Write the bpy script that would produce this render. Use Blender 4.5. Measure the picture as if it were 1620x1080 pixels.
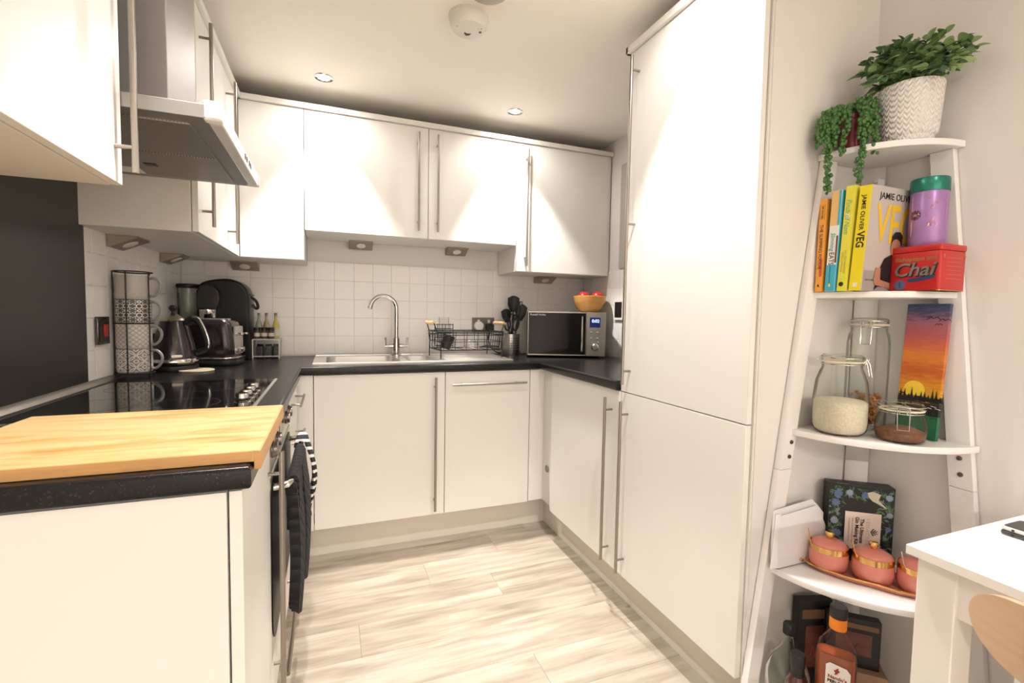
import bpy, bmesh, math, random
from mathutils import Vector, Matrix
random.seed(7)
PI = math.pi
for o in list(bpy.data.objects):
    bpy.data.objects.remove(o)
SC = bpy.context.scene
COL = SC.collection

# ------------------------------------------------------------------ camera
cam_d = bpy.data.cameras.new('camera')
cam = bpy.data.objects.new('camera', cam_d)
COL.objects.link(cam)
cR = Vector((0.93359396, -0.35790444, 0.01751389))
cU = Vector((0.00396173, 0.05918258, 0.99823931))
cF = Vector((0.3583108, 0.9318808, -0.05667042))
M = Matrix.Identity(4)
for i in range(3):
    M[i][0] = cR[i]; M[i][1] = cU[i]; M[i][2] = -cF[i]
M[0][3], M[1][3], M[2][3] = 0.71906, -2.88271, 1.15921
cam.matrix_world = M
cam_d.sensor_width = 36.0
cam_d.lens = 748.27 / 1620 * 36
cam_d.clip_start = 0.02
SC.camera = cam

# ------------------------------------------------------------------ world, lamps, exposure
SC.view_settings.view_transform = 'Standard'
SC.view_settings.look = 'None'
SC.view_settings.gamma = 1.0
SC.view_settings.use_curve_mapping = False
SC.view_settings.exposure = 1.05
wd = bpy.data.worlds.new('world')
SC.world = wd
wd.use_nodes = True
wd.node_tree.nodes['Background'].inputs[0].default_value = (0.75, 0.85, 1.0, 1)
wd.node_tree.nodes['Background'].inputs[1].default_value = 0.6
CEIL = 2.23
WARM = (1.0, 0.945, 0.895)
# recessed ceiling downlights, those behind the camera unseen and added as fill: (x, y, aim offset x, aim offset y, power)
LAMPS = [(0.695, -0.48, 0.0, 0.0, 38), (1.634, -0.49, 0.10, 0.04, 40),
         (1.60, -1.76, 0.0, 0.0, 41), (0.72, -1.80, 0.0, 0.0, 36),
         (0.72, -3.05, 0.0, 0.0, 5), (1.60, -3.05, 0.0, 0.0, 11),
         (0.72, -6.0, 0.0, 0.0, 172), (1.60, -6.0, 0.0, 0.0, 172)]
for i, (lx, ly, ax, ay, pw) in enumerate(LAMPS):
    for nm, size, blend, k in (('downlight_beam', 70, 0.40, 1.25), ('downlight_spill', 168, 0.6, 0.15 if i < 2 else 0.18 if i < 4 else 0.7)):
        ld = bpy.data.lights.new(nm, 'SPOT')
        ld.energy = pw * k
        ld.color = WARM
        ld.spot_size = math.radians(size)
        ld.spot_blend = blend
        ld.shadow_soft_size = 0.025
        lo = bpy.data.objects.new(nm, ld)
        COL.objects.link(lo)
        lo.location = (lx, ly, CEIL - 0.012)
        d = Vector((ax, ay, -1.0))
        lo.rotation_euler = d.to_track_quat('-Z', 'Y').to_euler()

# ------------------------------------------------------------------ colour and node helpers
def lin(c):
    c = c / 255.0
    return c / 12.92 if c <= 0.04045 else ((c + 0.055) / 1.055) ** 2.4
def rgb(r, g, b):
    return (lin(r), lin(g), lin(b), 1.0)

class E:
    """A tiny wrapper that writes maths as shader nodes."""
    def __init__(s, nt, v): s.nt, s.v = nt, v
    def op(s, o, *a):
        n = s.nt.nodes.new('ShaderNodeMath'); n.operation = o
        for i, x in enumerate((s,) + a):
            if isinstance(x, E): x = x.v
            if isinstance(x, (int, float)): n.inputs[i].default_value = x
            else: s.nt.links.new(x, n.inputs[i])
        return E(s.nt, n.outputs[0])
    def __add__(s, o): return s.op('ADD', o)
    def __sub__(s, o): return s.op('SUBTRACT', o)
    def __mul__(s, o): return s.op('MULTIPLY', o)
    def __truediv__(s, o): return s.op('DIVIDE', o)
    def lt(s, o): return s.op('LESS_THAN', o)
    def gt(s, o): return s.op('GREATER_THAN', o)
    def fract(s): return s.op('FRACT')
    def sqrt(s): return s.op('SQRT')
    def abs(s): return s.op('ABSOLUTE')
    def min(s, o): return s.op('MINIMUM', o)
    def max(s, o): return s.op('MAXIMUM', o)
    def sin(s): return s.op('SINE')

MATS = {}
def mat(name, col=(0.8, 0.8, 0.8, 1), rough=0.5, metal=0.0, spec=0.5, coat=0.0, var=0.06, vscale=6.0,
        vstretch=(1, 1, 1), bump=0.0, bscale=60.0, trans=0.0, ior=1.45, emit=None, estr=0.0, objrand=0.0, sub=0.0):
    if name in MATS: return MATS[name]
    m = bpy.data.materials.new(name); m.use_nodes = True
    nt = m.node_tree; b = nt.nodes['Principled BSDF']
    b.inputs['Roughness'].default_value = rough
    b.inputs['Metallic'].default_value = metal
    b.inputs['Specular IOR Level'].default_value = spec
    b.inputs['Coat Weight'].default_value = coat
    b.inputs['Transmission Weight'].default_value = trans
    b.inputs['IOR'].default_value = ior
    b.inputs['Base Color'].default_value = col
    if emit:
        b.inputs['Emission Color'].default_value = emit
        b.inputs['Emission Strength'].default_value = estr
    tc = nt.nodes.new('ShaderNodeTexCoord')
    if var > 0:
        mp = nt.nodes.new('ShaderNodeMapping'); mp.inputs['Scale'].default_value = vstretch
        nt.links.new(tc.outputs['Object'], mp.inputs[0])
        nz = nt.nodes.new('ShaderNodeTexNoise'); nz.inputs['Scale'].default_value = vscale
        nz.inputs['Detail'].default_value = 4
        nt.links.new(mp.outputs[0], nz.inputs['Vector'])
        mx = nt.nodes.new('ShaderNodeMix'); mx.data_type = 'RGBA'
        mx.inputs[6].default_value = tuple(c * (1 - var) for c in col[:3]) + (1,)
        mx.inputs[7].default_value = tuple(min(1, c * (1 + var)) for c in col[:3]) + (1,)
        nt.links.new(nz.outputs['Fac'], mx.inputs[0])
        nt.links.new(mx.outputs[2], b.inputs['Base Color'])
    if bump > 0:
        nb = nt.nodes.new('ShaderNodeTexNoise'); nb.inputs['Scale'].default_value = bscale
        nt.links.new(tc.outputs['Object'], nb.inputs['Vector'])
        bp = nt.nodes.new('ShaderNodeBump'); bp.inputs['Strength'].default_value = bump
        bp.inputs['Distance'].default_value = 0.002
        nt.links.new(nb.outputs['Fac'], bp.inputs['Height'])
        nt.links.new(bp.outputs[0], b.inputs['Normal'])
    MATS[name] = m
    return m

def nodes_of(m):
    nt = m.node_tree
    return nt, nt.nodes['Principled BSDF'], nt.nodes.new('ShaderNodeTexCoord')

def ramp(nt, fac, stops, interp='LINEAR'):
    r = nt.nodes.new('ShaderNodeValToRGB'); r.color_ramp.interpolation = interp
    els = r.color_ramp.elements
    while len(els) < len(stops): els.new(0.5)
    for e, (p, c) in zip(els, stops): e.position = p; e.color = c
    nt.links.new(fac, r.inputs[0])
    return r.outputs[0]

# ------------------------------------------------------------------ mesh helpers
class MB:
    def __init__(s): s.bm = bmesh.new()
    def box(s, x0, x1, y0, y1, z0, z1, bev=0.0, seg=2, M=None):
        t = bmesh.new()
        bmesh.ops.create_cube(t, size=1.0)
        for v in t.verts:
            v.co = Vector((x0 + (v.co.x + .5) * (x1 - x0), y0 + (v.co.y + .5) * (y1 - y0), z0 + (v.co.z + .5) * (z1 - z0)))
        if bev > 0:
            bmesh.ops.bevel(t, geom=list(t.edges), offset=bev, segments=seg, profile=0.5, affect='EDGES')
        s.flat(t, bev > 0)
        if M is not None: t.transform(M)
        s.merge(t, False); return s
    def flat(s, t, beveled):
        # main faces keep their own normal, only the rounded edges are shaded smooth
        bmesh.ops.recalc_face_normals(t, faces=list(t.faces)); t.normal_update()
        for f in t.faces: f.smooth = beveled and max(abs(c) for c in f.normal) < 0.9995
    def merge(s, t, smooth=True):
        if smooth:
            for f in t.faces: f.smooth = True
        me = bpy.data.meshes.new('tmp'); t.to_mesh(me); t.free()
        s.bm.from_mesh(me); bpy.data.meshes.remove(me)
    def prism(s, pts, z0, z1, bev=0.0, seg=2, M=None):
        t = bmesh.new()
        a = [t.verts.new((x, y, z0)) for x, y in pts]
        f = t.faces.new(a)
        r = bmesh.ops.extrude_face_region(t, geom=[f])
        for v in r['geom']:
            if isinstance(v, bmesh.types.BMVert): v.co.z = z1
        bmesh.ops.recalc_face_normals(t, faces=list(t.faces))
        if bev > 0:
            ed = [e for e in t.edges if abs(e.verts[0].co.z - e.verts[1].co.z) < 1e-6]
            bmesh.ops.bevel(t, geom=ed, offset=bev, segments=seg, profile=0.5, affect='EDGES')
        t.normal_update()
        for f in t.faces: f.smooth = abs(f.normal.z) < 0.9995
        if M is not None: t.transform(M)
        s.merge(t, False); return s
    def lathe(s, prof, n=32, c=(0, 0, 0), M=None, cap=True):
        t = bmesh.new(); rings = []
        for r, z in prof:
            if r < 1e-6: rings.append([t.verts.new((0, 0, z))])
            else: rings.append([t.verts.new((r * math.cos(2 * PI * i / n), r * math.sin(2 * PI * i / n), z)) for i in range(n)])
        for a, b in zip(rings[:-1], rings[1:]):
            for i in range(n):
                j = (i + 1) % n
                if len(a) == 1 and len(b) == 1: continue
                if len(a) == 1: t.faces.new((a[0], b[j], b[i]))
                elif len(b) == 1: t.faces.new((a[i], a[j], b[0]))
                else: t.faces.new((a[i], a[j], b[j], b[i]))
        if cap:
            for rg in (rings[0], rings[-1]):
                if len(rg) > 1:
                    try: t.faces.new(rg)
                    except ValueError: pass
        bmesh.ops.recalc_face_normals(t, faces=list(t.faces))
        t.transform(Matrix.Translation(c))
        if M is not None: t.transform(M)
        s.merge(t); return s
    def tube(s, path, r, n=10, closed=False, radii=None):
        t = bmesh.new(); P = [Vector(p) for p in path]; k = len(P); rings = []
        up = None
        for i, p in enumerate(P):
            if closed: d = (P[(i + 1) % k] - P[i - 1])
            else: d = P[min(i + 1, k - 1)] - P[max(i - 1, 0)]
            d.normalize()
            if up is None:
                up = Vector((0, 0, 1)) if abs(d.z) < 0.9 else Vector((1, 0, 0))
            u = (up - d * up.dot(d)).normalized(); w = d.cross(u); up = u
            rr = radii[i] if radii else r
            rings.append([t.verts.new(p + (u * math.cos(2 * PI * j / n) + w * math.sin(2 * PI * j / n)) * rr) for j in range(n)])
        pr = list(zip(rings[:-1], rings[1:]))
        if closed: pr.append((rings[-1], rings[0]))
        for a, b in pr:
            for j in range(n):
                q = (j + 1) % n
                t.faces.new((a[j], a[q], b[q], b[j]))
        if not closed:
            t.faces.new(rings[0][::-1]); t.faces.new(rings[-1])
        bmesh.ops.recalc_face_normals(t, faces=list(t.faces))
        s.merge(t); return s
    def ball(s, c, r, seg=12, sc=(1, 1, 1)):
        t = bmesh.new(); bmesh.ops.create_uvsphere(t, u_segments=seg, v_segments=max(6, seg // 2), radius=1)
        for v in t.verts: v.co = Vector((c[0] + v.co.x * r * sc[0], c[1] + v.co.y * r * sc[1], c[2] + v.co.z * r * sc[2]))
        s.merge(t); return s
    def poly(s, pts3, M=None):
        t = bmesh.new(); t.faces.new([t.verts.new(p) for p in pts3])
        if M is not None: t.transform(M)
        s.merge(t); return s
    def sheet(s, rows, thick):
        """A curved sheet from a grid of points, given thickness along its normals."""
        t = bmesh.new(); g = [[t.verts.new(p) for p in r] for r in rows]
        for a, b in zip(g[:-1], g[1:]):
            for i in range(len(a) - 1): t.faces.new((a[i], a[i + 1], b[i + 1], b[i]))
        bmesh.ops.recalc_face_normals(t, faces=list(t.faces))
        bmesh.ops.solidify(t, geom=list(t.faces), thickness=thick)
        bmesh.ops.recalc_face_normals(t, faces=list(t.faces))
        s.merge(t); return s
    def mesh(s, name, smooth=35):
        me = bpy.data.meshes.new(name); s.bm.to_mesh(me); s.bm.free()
        fl = [p.use_smooth for p in me.polygons]
        me.set_sharp_from_angle(angle=math.radians(smooth))
        me.polygons.foreach_set('use_smooth', fl)   # main faces of boxes stay flat
        return me

def link(name, me, m, parent=None, loc=None, rot=None):
    o = bpy.data.objects.new(name, me); COL.objects.link(o)
    if m is not None and len(me.materials) == 0: me.materials.append(m)
    if parent: o.parent = parent
    if loc: o.location = loc
    if rot: o.rotation_euler = rot
    return o
def part(name, mb, m, parent=None, loc=None, rot=None, smooth=35, label=None, kind=None):
    o = link(name, mb.mesh(name, smooth), m, parent, loc, rot)
    if label: o['label'] = label
    if kind: o['kind'] = kind
    return o
def tag(o, label, cat, group=None, kind=None):
    o['label'] = label; o['category'] = cat
    if group: o['group'] = group
    if kind: o['kind'] = kind
    return o
def thing(name, label, cat, loc=(0, 0, 0), rz=0.0, group=None, kind=None):
    o = bpy.data.objects.new(name, None); COL.objects.link(o)
    o.empty_display_size = 0.05
    o.location = loc; o.rotation_euler = (0, 0, rz)
    return tag(o, label, cat, group, kind)
def struct(name, mb, m, parent=None, smooth=35):
    o = part(name, mb, m, parent, smooth=smooth)
    if not parent: o['kind'] = 'structure'
    return o
def copy_tree(o, parent=None):
    c = o.copy(); COL.objects.link(c)
    if parent: c.parent = parent
    for ch in list(o.children): copy_tree(ch, c)
    return c
def text_mesh(name, s, size, ext=0.0002, bold=0.0, shear=0.0, sx=1.0, space=1.0):
    cu = bpy.data.curves.new(name, 'FONT'); cu.body = s; cu.size = size; cu.extrude = ext
    cu.align_x = 'CENTER'; cu.align_y = 'CENTER'; cu.offset = bold; cu.shear = shear
    cu.space_character = space; cu.resolution_u = 3
    to = bpy.data.objects.new(name, cu); COL.objects.link(to)
    dg = bpy.context.evaluated_depsgraph_get(); dg.update()
    me = bpy.data.meshes.new_from_object(to.evaluated_get(dg))
    bpy.data.objects.remove(to); bpy.data.curves.remove(cu)
    me.name = name; me.materials.clear()
    for v in me.vertices: v.co.x *= sx
    return me
def text(s, size, m, parent, origin, xdir, ydir, name='lettering', **k):
    """Lettering whose reading direction is xdir and whose up is ydir, in the parent's space."""
    me = text_mesh(name, s, size, **k)
    x = Vector(xdir).normalized(); y = Vector(ydir); y = (y - x * y.dot(x)).normalized(); z = x.cross(y)
    T = Matrix(((x.x, y.x, z.x, origin[0]), (x.y, y.y, z.y, origin[1]), (x.z, y.z, z.z, origin[2]), (0, 0, 0, 1)))
    me.transform(T)
    return link(name, me, m, parent)
def arc_pts(c, r, a0, a1, n, plane='xz'):
    out = []
    for i in range(n + 1):
        a = math.radians(a0 + (a1 - a0) * i / n); u, v = r * math.cos(a), r * math.sin(a)
        out.append((c[0] + u, c[1], c[2] + v) if plane == 'xz' else (c[0], c[1] + u, c[2] + v) if plane == 'yz' else (c[0] + u, c[1] + v, c[2]))
    return out
def smooth_path(pts, n=6):
    P = [Vector(p) for p in pts]; out = []
    for i in range(len(P) - 1):
        a, b, c, d = P[max(i - 1, 0)], P[i], P[i + 1], P[min(i + 2, len(P) - 1)]
        for k in range(n):
            t = k / n
            out.append(0.5 * ((2 * b) + (c - a) * t + (2 * a - 5 * b + 4 * c - d) * t * t + (3 * b - a - 3 * c + d) * t ** 3))
    out.append(P[-1]); return out

# ------------------------------------------------------------------ materials
m_cab = mat('cream gloss laminate', (0.80, 0.78, 0.74, 1), rough=0.36, spec=0.4, var=0.015, vscale=2)
m_carc = mat('cream carcass board', (0.74, 0.715, 0.67, 1), rough=0.45, var=0.02)
m_plinth = mat('beige plinth board', (0.70, 0.645, 0.57, 1), rough=0.5, var=0.03)
m_wall = mat('warm white wall paint', (0.75, 0.72, 0.69, 1), rough=0.7, var=0.02, bump=0.05, bscale=180)
m_ceil = mat('white ceiling paint', (0.87, 0.815, 0.745, 1), rough=0.8, var=0.02)
m_tile = mat('white glazed tile', (0.85, 0.825, 0.79, 1), rough=0.24, var=0.02, vscale=5, bump=0.03, bscale=45)
m_grout = mat('pale grout', (0.74, 0.71, 0.67, 1), rough=0.9, var=0.05)
m_steel = mat('brushed steel', (0.60, 0.57, 0.53, 1), rough=0.33, metal=1.0, var=0.05, vscale=30, vstretch=(1, 1, 0.1))
m_satin = mat('satin nickel handle', (0.34, 0.305, 0.265, 1), rough=0.34, metal=1.0, var=0.03)
m_chrome = mat('chrome', (0.62, 0.60, 0.57, 1), rough=0.08, metal=1.0, var=0.02)
m_black = mat('black plastic', (0.012, 0.011, 0.011, 1), rough=0.4, var=0.1)
m_blackgl = mat('gloss black glass', (0.006, 0.006, 0.006, 1), rough=0.06, var=0.05, spec=0.6)
m_splash = mat('dark splashback panel', (0.014, 0.013, 0.012, 1), rough=0.3, var=0.15, vscale=3)
m_wire = mat('black wire', (0.01, 0.009, 0.009, 1), rough=0.45, var=0.1)
m_white = mat('white plastic', (0.78, 0.77, 0.75, 1), rough=0.4, var=0.02)
m_shelf = mat('white painted shelf board', (0.82, 0.79, 0.77, 1), rough=0.42, var=0.02)
m_gold = mat('polished gold', (0.75, 0.48, 0.16, 1), rough=0.18, metal=1.0, var=0.05)
m_glass = mat('clear glass', (0.97, 0.98, 0.97, 1), rough=0.01, trans=1.0, ior=1.3, var=0.0)
m_paper = mat('white paper', (0.80, 0.78, 0.79, 1), rough=0.7, var=0.02)
m_gap = mat('dark joint', (0.03, 0.025, 0.02, 1), rough=0.8, var=0.1)
m_ink = mat('black print', (0.015, 0.014, 0.014, 1), rough=0.6, var=0.05)

def thin_glass(name, tint=(0.93, 0.95, 0.93, 1), blend=0.12, gl=0.02):
    m = bpy.data.materials.new(name); m.use_nodes = True
    nt = m.node_tree; nt.nodes.clear()
    out = nt.nodes.new('ShaderNodeOutputMaterial'); mx = nt.nodes.new('ShaderNodeMixShader')
    tr = nt.nodes.new('ShaderNodeBsdfTransparent'); tr.inputs[0].default_value = tint
    gb = nt.nodes.new('ShaderNodeBsdfGlossy'); gb.inputs['Roughness'].default_value = gl
    gb.inputs['Color'].default_value = (0.9, 0.9, 0.9, 1)
    lw = nt.nodes.new('ShaderNodeLayerWeight'); lw.inputs['Blend'].default_value = blend
    f = E(nt, lw.outputs['Fresnel']) * 0.85 + 0.02
    nt.links.new(f.v, mx.inputs[0]); nt.links.new(tr.outputs[0], mx.inputs[1]); nt.links.new(gb.outputs[0], mx.inputs[2])
    nt.links.new(mx.outputs[0], out.inputs[0])
    return m
m_jar = thin_glass('jar glass')

# speckled black worktop laminate
m_top = mat('speckled black worktop laminate', (0.016, 0.0155, 0.016, 1), rough=0.27, var=0.0, spec=0.4)
nt, b, tc = nodes_of(m_top)
v1 = nt.nodes.new('ShaderNodeTexVoronoi'); v1.inputs['Scale'].default_value = 210
nt.links.new(tc.outputs['Object'], v1.inputs['Vector'])
n1 = nt.nodes.new('ShaderNodeTexNoise'); n1.inputs['Scale'].default_value = 55; n1.inputs['Detail'].default_value = 3
nt.links.new(tc.outputs['Object'], n1.inputs['Vector'])
spk = (E(nt, v1.outputs['Distance']) * -2.2 + 0.75).max(0.0) * (E(nt, n1.outputs['Fac']) - 0.42).max(0.0) * 2.6
c_ = ramp(nt, spk.v, [(0.0, (0.0065, 0.006, 0.0065, 1)), (0.25, (0.035, 0.032, 0.036, 1)), (0.8, (0.22, 0.21, 0.23, 1))])
nt.links.new(c_, b.inputs['Base Color'])

# grey-beige oak laminate floor boards: grain along X, a little different on each board
m_floor = mat('limed oak laminate', (0.5, 0.45, 0.38, 1), rough=0.42, var=0.0)
nt, b, tc = nodes_of(m_floor)
oi = nt.nodes.new('ShaderNodeObjectInfo'); ge = nt.nodes.new('ShaderNodeNewGeometry')
va = nt.nodes.new('ShaderNodeVectorMath'); va.operation = 'ADD'
cb = nt.nodes.new('ShaderNodeCombineXYZ')
rz_ = E(nt, oi.outputs['Random']) * 37.0
nt.links.new(rz_.v, cb.inputs[2]); nt.links.new(rz_.v, cb.inputs[0])
nt.links.new(ge.outputs['Position'], va.inputs[0]); nt.links.new(cb.outputs[0], va.inputs[1])
mp = nt.nodes.new('ShaderNodeMapping'); mp.inputs['Scale'].default_value = (1.3, 11, 1)
nt.links.new(va.outputs[0], mp.inputs[0])
g1 = nt.nodes.new('ShaderNodeTexNoise'); g1.inputs['Scale'].default_value = 2.4; g1.inputs['Detail'].default_value = 7; g1.inputs['Distortion'].default_value = 0.6
nt.links.new(mp.outputs[0], g1.inputs['Vector'])
mp2 = nt.nodes.new('ShaderNodeMapping'); mp2.inputs['Scale'].default_value = (5, 120, 1)
nt.links.new(va.outputs[0], mp2.inputs[0])
g2 = nt.nodes.new('ShaderNodeTexNoise'); g2.inputs['Scale'].default_value = 2.0; g2.inputs['Detail'].default_value = 3
nt.links.new(mp2.outputs[0], g2.inputs['Vector'])
fac = (E(nt, g1.outputs['Fac']) - 0.5) * 1.1 + 0.5 + (E(nt, g2.outputs['Fac']) - 0.5) * 0.25 + (E(nt, oi.outputs['Random']) - 0.5) * 0.22
c_ = ramp(nt, fac.v, [(0.10, (0.22, 0.175, 0.13, 1)), (0.40, (0.37, 0.315, 0.25, 1)), (0.6, (0.46, 0.405, 0.335, 1)), (0.9, (0.54, 0.49, 0.42, 1))])
nt.links.new(c_, b.inputs['Base Color'])

# ------------------------------------------------------------------ room shell
W, DW, YB, YR = 2.352, 2.20, -1.937, -7.4      # kitchen right wall, dining right wall, stub wall, rear wall
fl = struct('floor', MB().box(-0.05, W + .05, YR, 0.05, -0.05, -0.008), m_gap)
row, y1 = 0, -0.40 + 0.0
y1 = -1.106 + 0.1765 * 4
joints = {2: 1.116, 3: 1.385, 4: 0.813}
r_ = 0
while y1 > YR + 0.02:
    y0 = max(y1 - 0.1765, YR + .002)
    j = joints.get(r_, random.uniform(0, 1.29))
    xs = [0.0] + sorted(x for x in (j - 1.29, j, j + 1.29, j + 2.58) if 0.03 < x < W - 0.03) + [W]
    for xa, xb in zip(xs[:-1], xs[1:]):
        part('plank', MB().box(xa + .0003, xb - .0003, y0 + .0003, y1 - .0003, -0.008, 0.0, bev=0.0005, seg=1), m_floor, fl)
    y1 = y0; r_ += 1
struct('ceiling', MB().box(-0.05, W + .05, YR - .05, 0.06, CEIL, CEIL + 0.05), m_ceil)
wb = struct('wall_back', MB().box(-0.05, W + .05, 0.0, 0.05, 0, CEIL), m_wall)
wl = struct('wall_left', MB().box(-0.05, 0.0, YR, 0.0, 0, CEIL), m_wall)
wr = struct('wall_right', MB().box(W, W + .05, -1.93, 0.0, 0, CEIL), m_wall)
struct('wall_partition', MB().box(1.797, W + .05, YB, YB + .006, 0, CEIL), m_wall)
struct('wall_dining', MB().box(DW, W + .05, YR, YB, 0, CEIL), m_wall)
struct('wall_rear', MB().box(-.05, W + .05, YR - .05, YR, 0, CEIL), m_wall)

# wall tiles, 105 mm, each its own piece over recessed grout
def tile_mesh(w, h):
    return MB().box(-w / 2, w / 2, -0.0028, 0.0, -h / 2, h / 2, bev=0.0013, seg=2).mesh('tile')
TP, TH, G = 0.1053, 0.1046, 0.0018
zrows = []
z = 1.438
while z > 0.93: zrows.append((max(z - TH, 0.915), z)); z -= TH
def tile_run(parent, a0, a1, off, place, skip=None):
    xs = [a0]; k = math.ceil((a0 - off) / TP + 1e-6); x = off + k * TP
    while x < a1 - 0.002:
        if x > a0 + .002: xs.append(x)
        x += TP
    xs.append(a1); cache = {}
    for z0, z1 in zrows:
        for xa, xb in zip(xs[:-1], xs[1:]):
            w, h = xb - xa - G, z1 - z0 - G
            if w < .004 or h < .004: continue
            key = (round(w, 4), round(h, 4))
            if key not in cache: cache[key] = tile_mesh(w, h)
            o = link('tile', cache[key], m_tile, parent)
            place(o, (xa + xb) / 2, (z0 + z1) / 2)
            o.rotation_euler[0] += random.uniform(-.003, .003); o.rotation_euler[2] += random.uniform(-.004, .004)
def pl_back(o, a, z): o.location = (a, -0.002, z)
def pl_left(o, a, z): o.location = (0.002, a, z); o.rotation_euler = (0, 0, PI / 2)
def pl_right(o, a, z): o.location = (W - 0.002, a, z); o.rotation_euler = (0, 0, -PI / 2)
part('grout', MB().box(0, W, -0.003, 0, 0.90, 1.439), m_grout, wb)
part('grout', MB().box(0, 0.003, -1.03, 0, 0.90, 1.439), m_grout, wl)
part('grout', MB().box(W - .003, W, -1.328, 0, 0.90, 1.439), m_grout, wr)
tile_run(wb, 0.009, W - .009, 0.636, pl_back)
tile_run(wl, -1.028, -0.009, -0.7575, pl_left)
tile_run(wr, -1.326, -0.009, -0.44, pl_right)
# framed opening on the right wall beside the tall cabinet, and the pale trim of the far dining wall
part('access_panel', MB().box(W - .012, W, -0.90, -0.43, 1.445, 2.06, bev=.002), mat('grey painted panel', (.42, .40, .36, 1), rough=.6), wr)
# baseboards / plinths
struct('baseboard_back', MB().box(0.55, 1.843, -0.512, -0.496, 0, 0.149), m_plinth)
struct('baseboard_right', MB().box(1.838, 1.854, -1.929, -0.512, 0, 0.149), m_plinth)
struct('baseboard_left', MB().box(0.498, 0.514, -2.05, -0.512, 0, 0.149), m_plinth)

# ------------------------------------------------------------------ handles and cabinet pieces
def bar_handle(parent, p0, p1, out, r=0.006, inset=0.05):
    """Steel bar from p0 to p1 on two posts; out is the vector back to the door."""
    p0, p1, out = Vector(p0), Vector(p1), Vector(out)
    d = (p1 - p0).normalized()
    mb = MB().tube([p0, p1], r, 12)
    for q in (p0 + d * inset, p1 - d * inset): mb.tube([q, q + out], r * 0.72, 10)
    return part('handle', mb, m_satin, parent)
def door(parent, x0, x1, y0, y1, z0, z1, name='door'):
    g = 0.0015
    if abs(x1 - x0) < abs(y1 - y0): b = (x0, x1, y0 + g, y1 - g)
    else: b = (x0 + g, x1 - g, y0, y1)
    return part(name, MB().box(b[0], b[1], b[2], b[3], z0 + g, z1 - g, bev=0.0014, seg=2), m_cab, parent)
ZT, ZB, UB, UT, BR = 0.87, 0.15, 1.409, 2.1375, 1.556

# --- left run, base
c = thing('base_cabinet', 'end base cabinet under the wooden board, cream side panel facing the room', 'cabinet', (0, -1.87, 0))
c0 = Vector(c.location)
def off(o):
    """Make world-placed parts local to a thing whose empty stands at o.location (no rotation)."""
    for ch in o.children:
        ch.location = Vector(ch.location) - Vector(o.location)
part('carcass', MB().box(0.004, 0.563, -2.024, -1.668, ZB, ZT - .002), m_carc, c)
part('end_panel', MB().box(0.004, 0.563, -2.030, -2.0245, 0.0, ZT - .002, bev=.001), m_cab, c)
d = door(c, 0.566, 0.585, -2.030, -1.665, ZB, ZT)
bar_handle(d, (0.613, -1.697, 0.836), (0.613, -1.697, 0.17), (-0.028, 0, 0))
off(c)

# built-in oven with drawer front below
ov = thing('oven', 'built-in oven with black glass door and steel knobs, gloves on its handle', 'oven', (0, -1.3625, 0))
part('carcass', MB().box(0.01, 0.558, -1.662, -1.063, ZB, ZT - .002), m_carc, ov)
part('control_panel', MB().box(0.56, 0.583, -1.660, -1.065, 0.765, 0.868, bev=.002), m_steel, ov)
dr_ = part('oven_door', MB().box(0.56, 0.584, -1.660, -1.065, 0.305, 0.760, bev=.003), m_steel, ov)
def rrect(x0, x1, y0, y1, r, n=6):
    P = []
    for cx, cy, a in ((x1 - r, y1 - r, 0), (x0 + r, y1 - r, 90), (x0 + r, y0 + r, 180), (x1 - r, y0 + r, 270)):
        for i in range(n + 1):
            t = math.radians(a + 90 * i / n); P.append((cx + r * math.cos(t), cy + r * math.sin(t)))
    return P
RX = Matrix(((0, 0, 1, 0), (1, 0, 0, 0), (0, 1, 0, 0), (0, 0, 0, 1)))   # maps (u,v,w) -> (x=w, y=u, z=v)
part('door_glass', MB().prism(rrect(-1.645, -1.08, 0.335, 0.752, 0.07), 0.5835, 0.5868, M=RX), mat('matt black oven glass', (.006, .006, .006, 1), rough=.35, spec=.15, var=.1), dr_)
part('handle', MB().tube([(0.586, -1.60, .722), (0.618, -1.598, .725), (0.628, -1.58, .727), (0.628, -1.14, .727), (0.618, -1.122, .725), (0.586, -1.12, .722)], 0.009, 12), m_chrome, dr_)
for ky in (-1.60, -1.50, -1.225, -1.125):
    part('knob', MB().lathe([(0.021, 0), (0.021, .004), (0.018, .006), (0.017, .013), (0.0, .014)], 20, M=Matrix.Translation((0.5835, ky, 0.818)) @ Matrix.Rotation(PI / 2, 4, 'Y')), mat('dark steel knob', (.22, .20, .18, 1), rough=.3, metal=1), ov)
part('clock', MB().box(0.583, 0.5845, -1.42, -1.30, 0.80, 0.838), m_blackgl, ov)
lw_ = door(ov, 0.56, 0.58, -1.662, -1.063, ZB, 0.30, 'drawer_front')
bar_handle(lw_, (0.616, -1.625, 0.250), (0.616, -1.13, 0.250), (-0.036, 0, 0))
off(ov)

c = thing('drawer_unit', 'narrow drawer unit between the oven and the corner, short bar handles', 'drawers', (0, -0.86, 0))
part('carcass', MB().box(0.01, 0.558, -1.060, -0.602, ZB, ZT - .002), m_carc, c)
zz = [0.15, 0.395, 0.575, 0.725, 0.87]
for za, zb, hz in zip(zz[:-1], zz[1:], (0.335, 0.487, 0.655, 0.803)):
    d = door(c, 0.56, 0.58, -1.06, -0.60, za, zb, 'drawer')
    bar_handle(d, (0.614, -0.96, hz), (0.614, -0.70, hz), (-0.034, 0, 0), r=.005, inset=.03)
off(c)

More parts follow.
